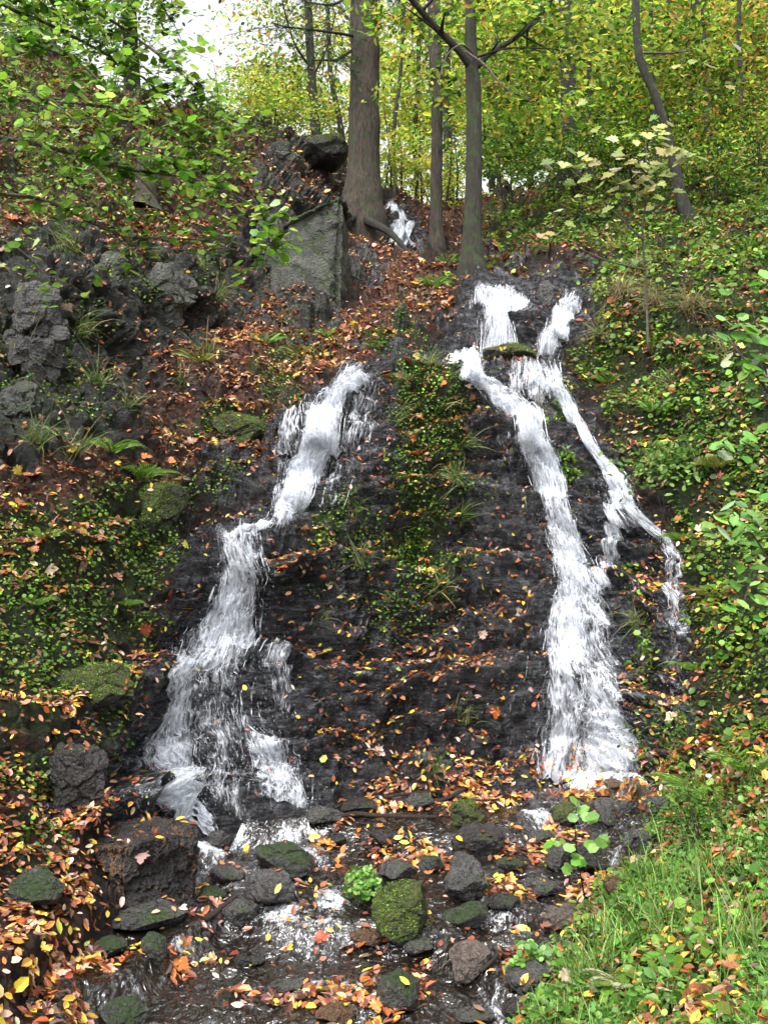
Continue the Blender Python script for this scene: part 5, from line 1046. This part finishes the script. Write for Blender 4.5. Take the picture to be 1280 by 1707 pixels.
leafy('maple_sapling', [[(1080, 585, 8.5), (1076, 470, 8.5), (1070, 380, 8.4), (1078, 320, 8.4), (1075, 220, 8.4)], [(1072, 400, 8.4), (1020, 350, 8.3), (960, 280, 8.2)], [(1076, 360, 8.4), (1110, 330, 8.3), (1150, 270, 8.2)], [(1074, 330, 8.4), (1040, 300, 8.4), (1010, 270, 8.3)], [(1075, 450, 8.4), (1000, 430, 8.3), (910, 385, 8.2)]],
      [(930, 262, 8.2, 5), (960, 270, 8.2, 7), (1010, 285, 8.3, 7), (1045, 270, 8.3, 9), (1060, 300, 8.3, 12), (1090, 310, 8.3, 12), (1040, 320, 8.3, 9), (1120, 260, 8.2, 9), (1090, 250, 8.3, 8), (1150, 285, 8.2, 5), (985, 190, 8.2, 4), (900, 385, 8.2, 4), (1075, 225, 8.3, 6), (1000, 320, 8.2, 6), (1100, 205, 8.3, 5), (1165, 90, 8.1, 3), (1235, 110, 8.1, 3)],
      'slim maple sapling with pale washed out leaves on the right slope', 'sapling', .105, T_MAPLE, PALE, [2.5, 3, 1.6, .8, 2], spread=.14)
BRT = [(.1, .24, .03), (.16, .33, .06), (.22, .38, .1), (.32, .44, .24), (.07, .17, .02)]  # leaf greens; the whitish one puts glare into the colour
leafy('elder_shrub', [[(1330, 980, 5.6), (1310, 800, 5.5), (1280, 640, 5.4), (1250, 500, 5.3)], [(1310, 800, 5.5), (1275, 760, 5.3), (1235, 735, 5.2)], [(1285, 660, 5.4), (1240, 600, 5.3), (1210, 560, 5.3)]],
      [(1245, 490, 5.3, 6), (1225, 540, 5.3, 10), (1260, 560, 5.3, 12), (1215, 600, 5.3, 8), (1255, 620, 5.3, 12), (1275, 590, 5.3, 10), (1250, 730, 5.2, 7), (1225, 740, 5.2, 4), (1270, 700, 5.2, 5)], 'shrub with glinting pale green oval leaves at the right edge, upper one', 'shrub', .085, T_ROUND, BRT, [1.4, 2.6, 2.4, 1.1, 1.4], r0=.01, spread=.07, group='leafy shrubs at the right edge')
leafy('elder_shrub', [[(1330, 1100, 5.0), (1300, 980, 4.9), (1260, 900, 4.8), (1215, 850, 4.7)], [(1300, 980, 4.9), (1260, 960, 4.8), (1240, 1000, 4.7)]],
      [(1220, 865, 4.7, 9), (1250, 870, 4.8, 12), (1270, 900, 4.8, 12), (1240, 940, 4.7, 8), (1262, 975, 4.7, 10), (1245, 1010, 4.7, 6), (1275, 830, 4.8, 7), (1205, 880, 4.7, 4)], 'shrub with drooping mid green pointed leaves at the right edge, lower one', 'shrub', .09, T_BEECH, BRT, [2, 3, 2, .5, 2], r0=.008, spread=.06, group='leafy shrubs at the right edge')
leafy('bramble', [[(975, 1500, 4.85), (962, 1430, 4.6), (958, 1370, 4.5), (964, 1330, 4.5)], [(962, 1440, 4.6), (985, 1410, 4.5), (1010, 1402, 4.4)]],
      [(945, 1405, 4.5, 4), (970, 1432, 4.5, 4), (1000, 1405, 4.4, 4), (962, 1350, 4.5, 3), (975, 1360, 4.4, 3), (945, 1440, 4.5, 3)], 'thin upright stem with heart shaped bright green leaves at the stream edge', 'plant', .06, T_ROUND, BRT, [2, 3, 2, .2, .5], r0=.004, spread=.03, mat='bark_dark')
leafy('brooklime', [[(604, 1475, 5.15), (604, 1460, 5.05), (600, 1452, 5.0)]], [(590, 1462, 5.05, 40), (610, 1455, 5.05, 40), (606, 1478, 4.98, 50), (622, 1472, 5.0, 30), (590, 1485, 4.98, 30), (612, 1492, 4.95, 20)], 'bright green leafy cushion on a stone beside the little spill', 'plant', .022, T_ROUND, BRT, [3, 3, 1, 0, 3], r0=.003, spread=.02)
leafy('bank_plant', [[(890, 1620, 4.3), (880, 1590, 4.25), (872, 1570, 4.2)]], [(880, 1580, 4.2, 30), (910, 1590, 4.2, 20), (865, 1600, 4.2, 16), (895, 1610, 4.2, 16)], 'small leafy weed over the dark stone at the bank edge', 'plant', .03, T_ROUND, BRT, [3, 3, 1, 0, 3], r0=.003, spread=.03)
leafy('bank_plant', [[(1150, 1650, 3.7), (1150, 1620, 3.65), (1145, 1600, 3.6)]], [(1140, 1620, 3.6, 14), (1100, 1640, 3.6, 14), (1160, 1590, 3.7, 12), (1090, 1600, 3.7, 12), (1120, 1680, 3.5, 10)], 'broad leaved weed in the grass above the leaf patch', 'plant', .05, T_BEECH, BRT, [3, 3, 1, 0, 3], r0=.003, spread=.05)
# ------------------------------------------------------------------ sticks, stump
def stick(pts, r, label, mat='wet_wood', fork=None, lift=.02, group='sticks lying about the falls'):
    P3 = []
    for (a, b) in pts:
        h_, nn = hit(a, b); P3.append(h_+np.array([0, -.02, lift]))
    q = smoothpath(P3, 20); q = q+.006*np.stack([fbm(q, 9, 2, 5), fbm(q, 9, 2, 6), fbm(q, 9, 2, 7)], -1)
    lst = [tube(q, np.linspace(r, r*.6, 20), 8, .25, 5)]
    for fk in (fork or []):
        F3 = [hit(a, b)[0]+np.array([0, -.03, lift]) for a, b in fk]; lst.append(tube(smoothpath(F3, 12), np.linspace(r*.7, r*.3, 12), 6, .2, 6))
    c = q[0].copy(); o = tubes_mesh('stick', lst, M[mat]); rt = o; me = o.data
    co = np.zeros(len(me.vertices)*3, np.float32); me.vertices.foreach_get('co', co); me.vertices.foreach_set('co', (co.reshape(-1, 3)-c.astype(np.float32)).ravel()); me.update()
    o.location = Vector(c); tag(o, label, 'stick', group)
stick([(700, 1345), (745, 1335), (775, 1318), (792, 1298)], .016, 'dark forked stick lying on leaves at the foot of the central rock', fork=[[(755, 1330), (795, 1338), (832, 1336)]])
stick([(545, 1372), (590, 1362), (640, 1364), (728, 1366)], .018, 'long straight dark stick lying across the stream below the central rock')
stick([(640, 1332), (690, 1328), (735, 1322)], .012, 'thin stick half buried in the orange leaves')
stick([(905, 1535), (940, 1528), (985, 1515)], .014, 'pinkish peeling stick on the flat reddish stone', 'twig')
stick([(800, 1625), (822, 1605), (832, 1590)], .01, 'short curved stick leaning on the pale pinkish stone', 'wet_wood')
stick([(345, 1535), (375, 1515), (395, 1500)], .016, 'short dark stick poking out beside the flat brownish stone', 'wet_wood')
stick([(30, 460), (90, 520), (140, 580), (165, 640)], .009, 'thin dead branch leaning down the left cliff', 'bark_dark')
stick([(20, 580), (60, 640), (110, 690)], .008, 'thin dead branch low on the left cliff', 'bark_dark')
stick([(448, 745), (458, 725), (462, 712)], .008, 'small stick beside the upper left fall', 'bark_dark')
stick([(660, 1030), (690, 1050), (710, 1075)], .005, 'fine twig on the central leaf ledge', 'bark_dark')
stick([(990, 760), (1020, 775), (1050, 785)], .006, 'fine twig crossing the side cascade', 'twig')
stick([(560, 450), (600, 470), (640, 480)], .012, 'root like branch above the rusty leaf path', 'bark_dark')
stick([(1105, 1330), (1102, 1380), (1108, 1420)], .01, 'reddish upright twig at the bank corner', 'wet_wood')
# stump
p, nn = hit(238, 345); m = 14; pts = np.linspace(0, 1, m)[:, None]*np.array([.03, .02, .46]); rr = .13*(1-.35*np.linspace(0, 1, m))*(1+.8*np.exp(-np.linspace(0, 1, m)*6))
v, q, t = tube(pts, rr, 20, .35, 8, cap=False)
a_ = np.arctan2(v[:, 1], v[:, 0]); fr = np.clip(v[:, 2]/.46, 0, 1); v[:, 2] *= 1+.38*fr*np.abs(np.sin(a_*1.5+1))+.2*fr*np.sin(a_*5)
v2 = v*np.array([.72, .72, 1])+np.array([0.004, .003, 0])
nv_ = len(v); o = mkmesh('tree_stump', np.concatenate([v, v2]), np.concatenate([q, q[:, ::-1]+nv_, np.array([[(m-1)*20+i, (m-1)*20+(i+1) % 20, nv_+(m-1)*20+(i+1) % 20, nv_+(m-1)*20+i] for i in range(20)])]), M['bark'])
o.location = Vector(p-np.array([0, 0, .06])); tag(o, 'jagged broken grey brown stump on the leafy left slope', 'stump')
# single conspicuous leaves
for (a, b, s_, c, tm, lab) in [(232, 1428, .075, (.34, .2, .17), T_MAPLE, 'large pale pinkish leaf lying on the big square boulder'), (203, 1503, .06, (.38, .28, .23), T_BEECH, 'pale leaf stuck to the lower edge of the big square boulder'), (463, 1479, .055, (.7, .6, .12), T_BEECH, 'yellow leaf on the dark stone under the slab'),
        (766, 1400, .05, (.75, .45, .03), T_BEECH, 'orange yellow leaf on the black jagged stone'), (671, 1637, .05, (.75, .7, .05), T_BEECH, 'bright yellow leaf on the rounded stone at the lower stream edge'), (83, 948, .09, (.34, .25, .16), T_MAPLE, 'large pale maple leaf on the green left bank'), (540, 1265, .06, (.45, .5, .04), T_ROUND, 'yellow green leaf on the wet rock right of the left fall'),
        (940, 1628, .06, (.4, .3, .22), T_MAPLE, 'large cream leaf in the grass by the stream'), (550, 1552, .05, (.6, .28, .06), T_BEECH, 'single orange leaf drifting on dark water'), (30, 1642, .08, (.7, .55, .05), T_BEECH, 'large yellow leaf in the litter at the lower left corner'),
        (525, 1398, .07, (.72, .6, .05), T_ROUND, 'yellow leaf on the wet shelf above the moss covered stone'), (120, 1420, .06, (.42, .34, .3), T_BEECH, 'pale curled leaf, upper one on the left end of the big boulder'), (118, 1440, .06, (.42, .34, .3), T_BEECH, 'pale curled leaf, middle one on the left end of the big boulder'), (118, 1462, .06, (.42, .34, .3), T_BEECH, 'pale curled leaf, lowest on the left end of the big boulder')]:
    dg = bpy.context.evaluated_depsgraph_get() if a == 232 else dg
    oo = Vector((0, 0, CAMZ)); dd = Vector(W(a, b, 10.0))-oo; dd.normalize(); r = C.ray_cast(dg, oo, dd)
    pp = np.array(r[1]); nq = np.array(r[2])
    v, f, kk = leaves_geo(np.zeros((1, 3)), (nq*.6+np.array([0, -.5, .5]))[None], s_, tm)
    o = build_leaves('leaf', [(v, f, kk, np.array([c]))], M['litter']); o.location = Vector(pp+nq*.012); tag(o, lab, 'leaf', 'conspicuous fallen leaves')
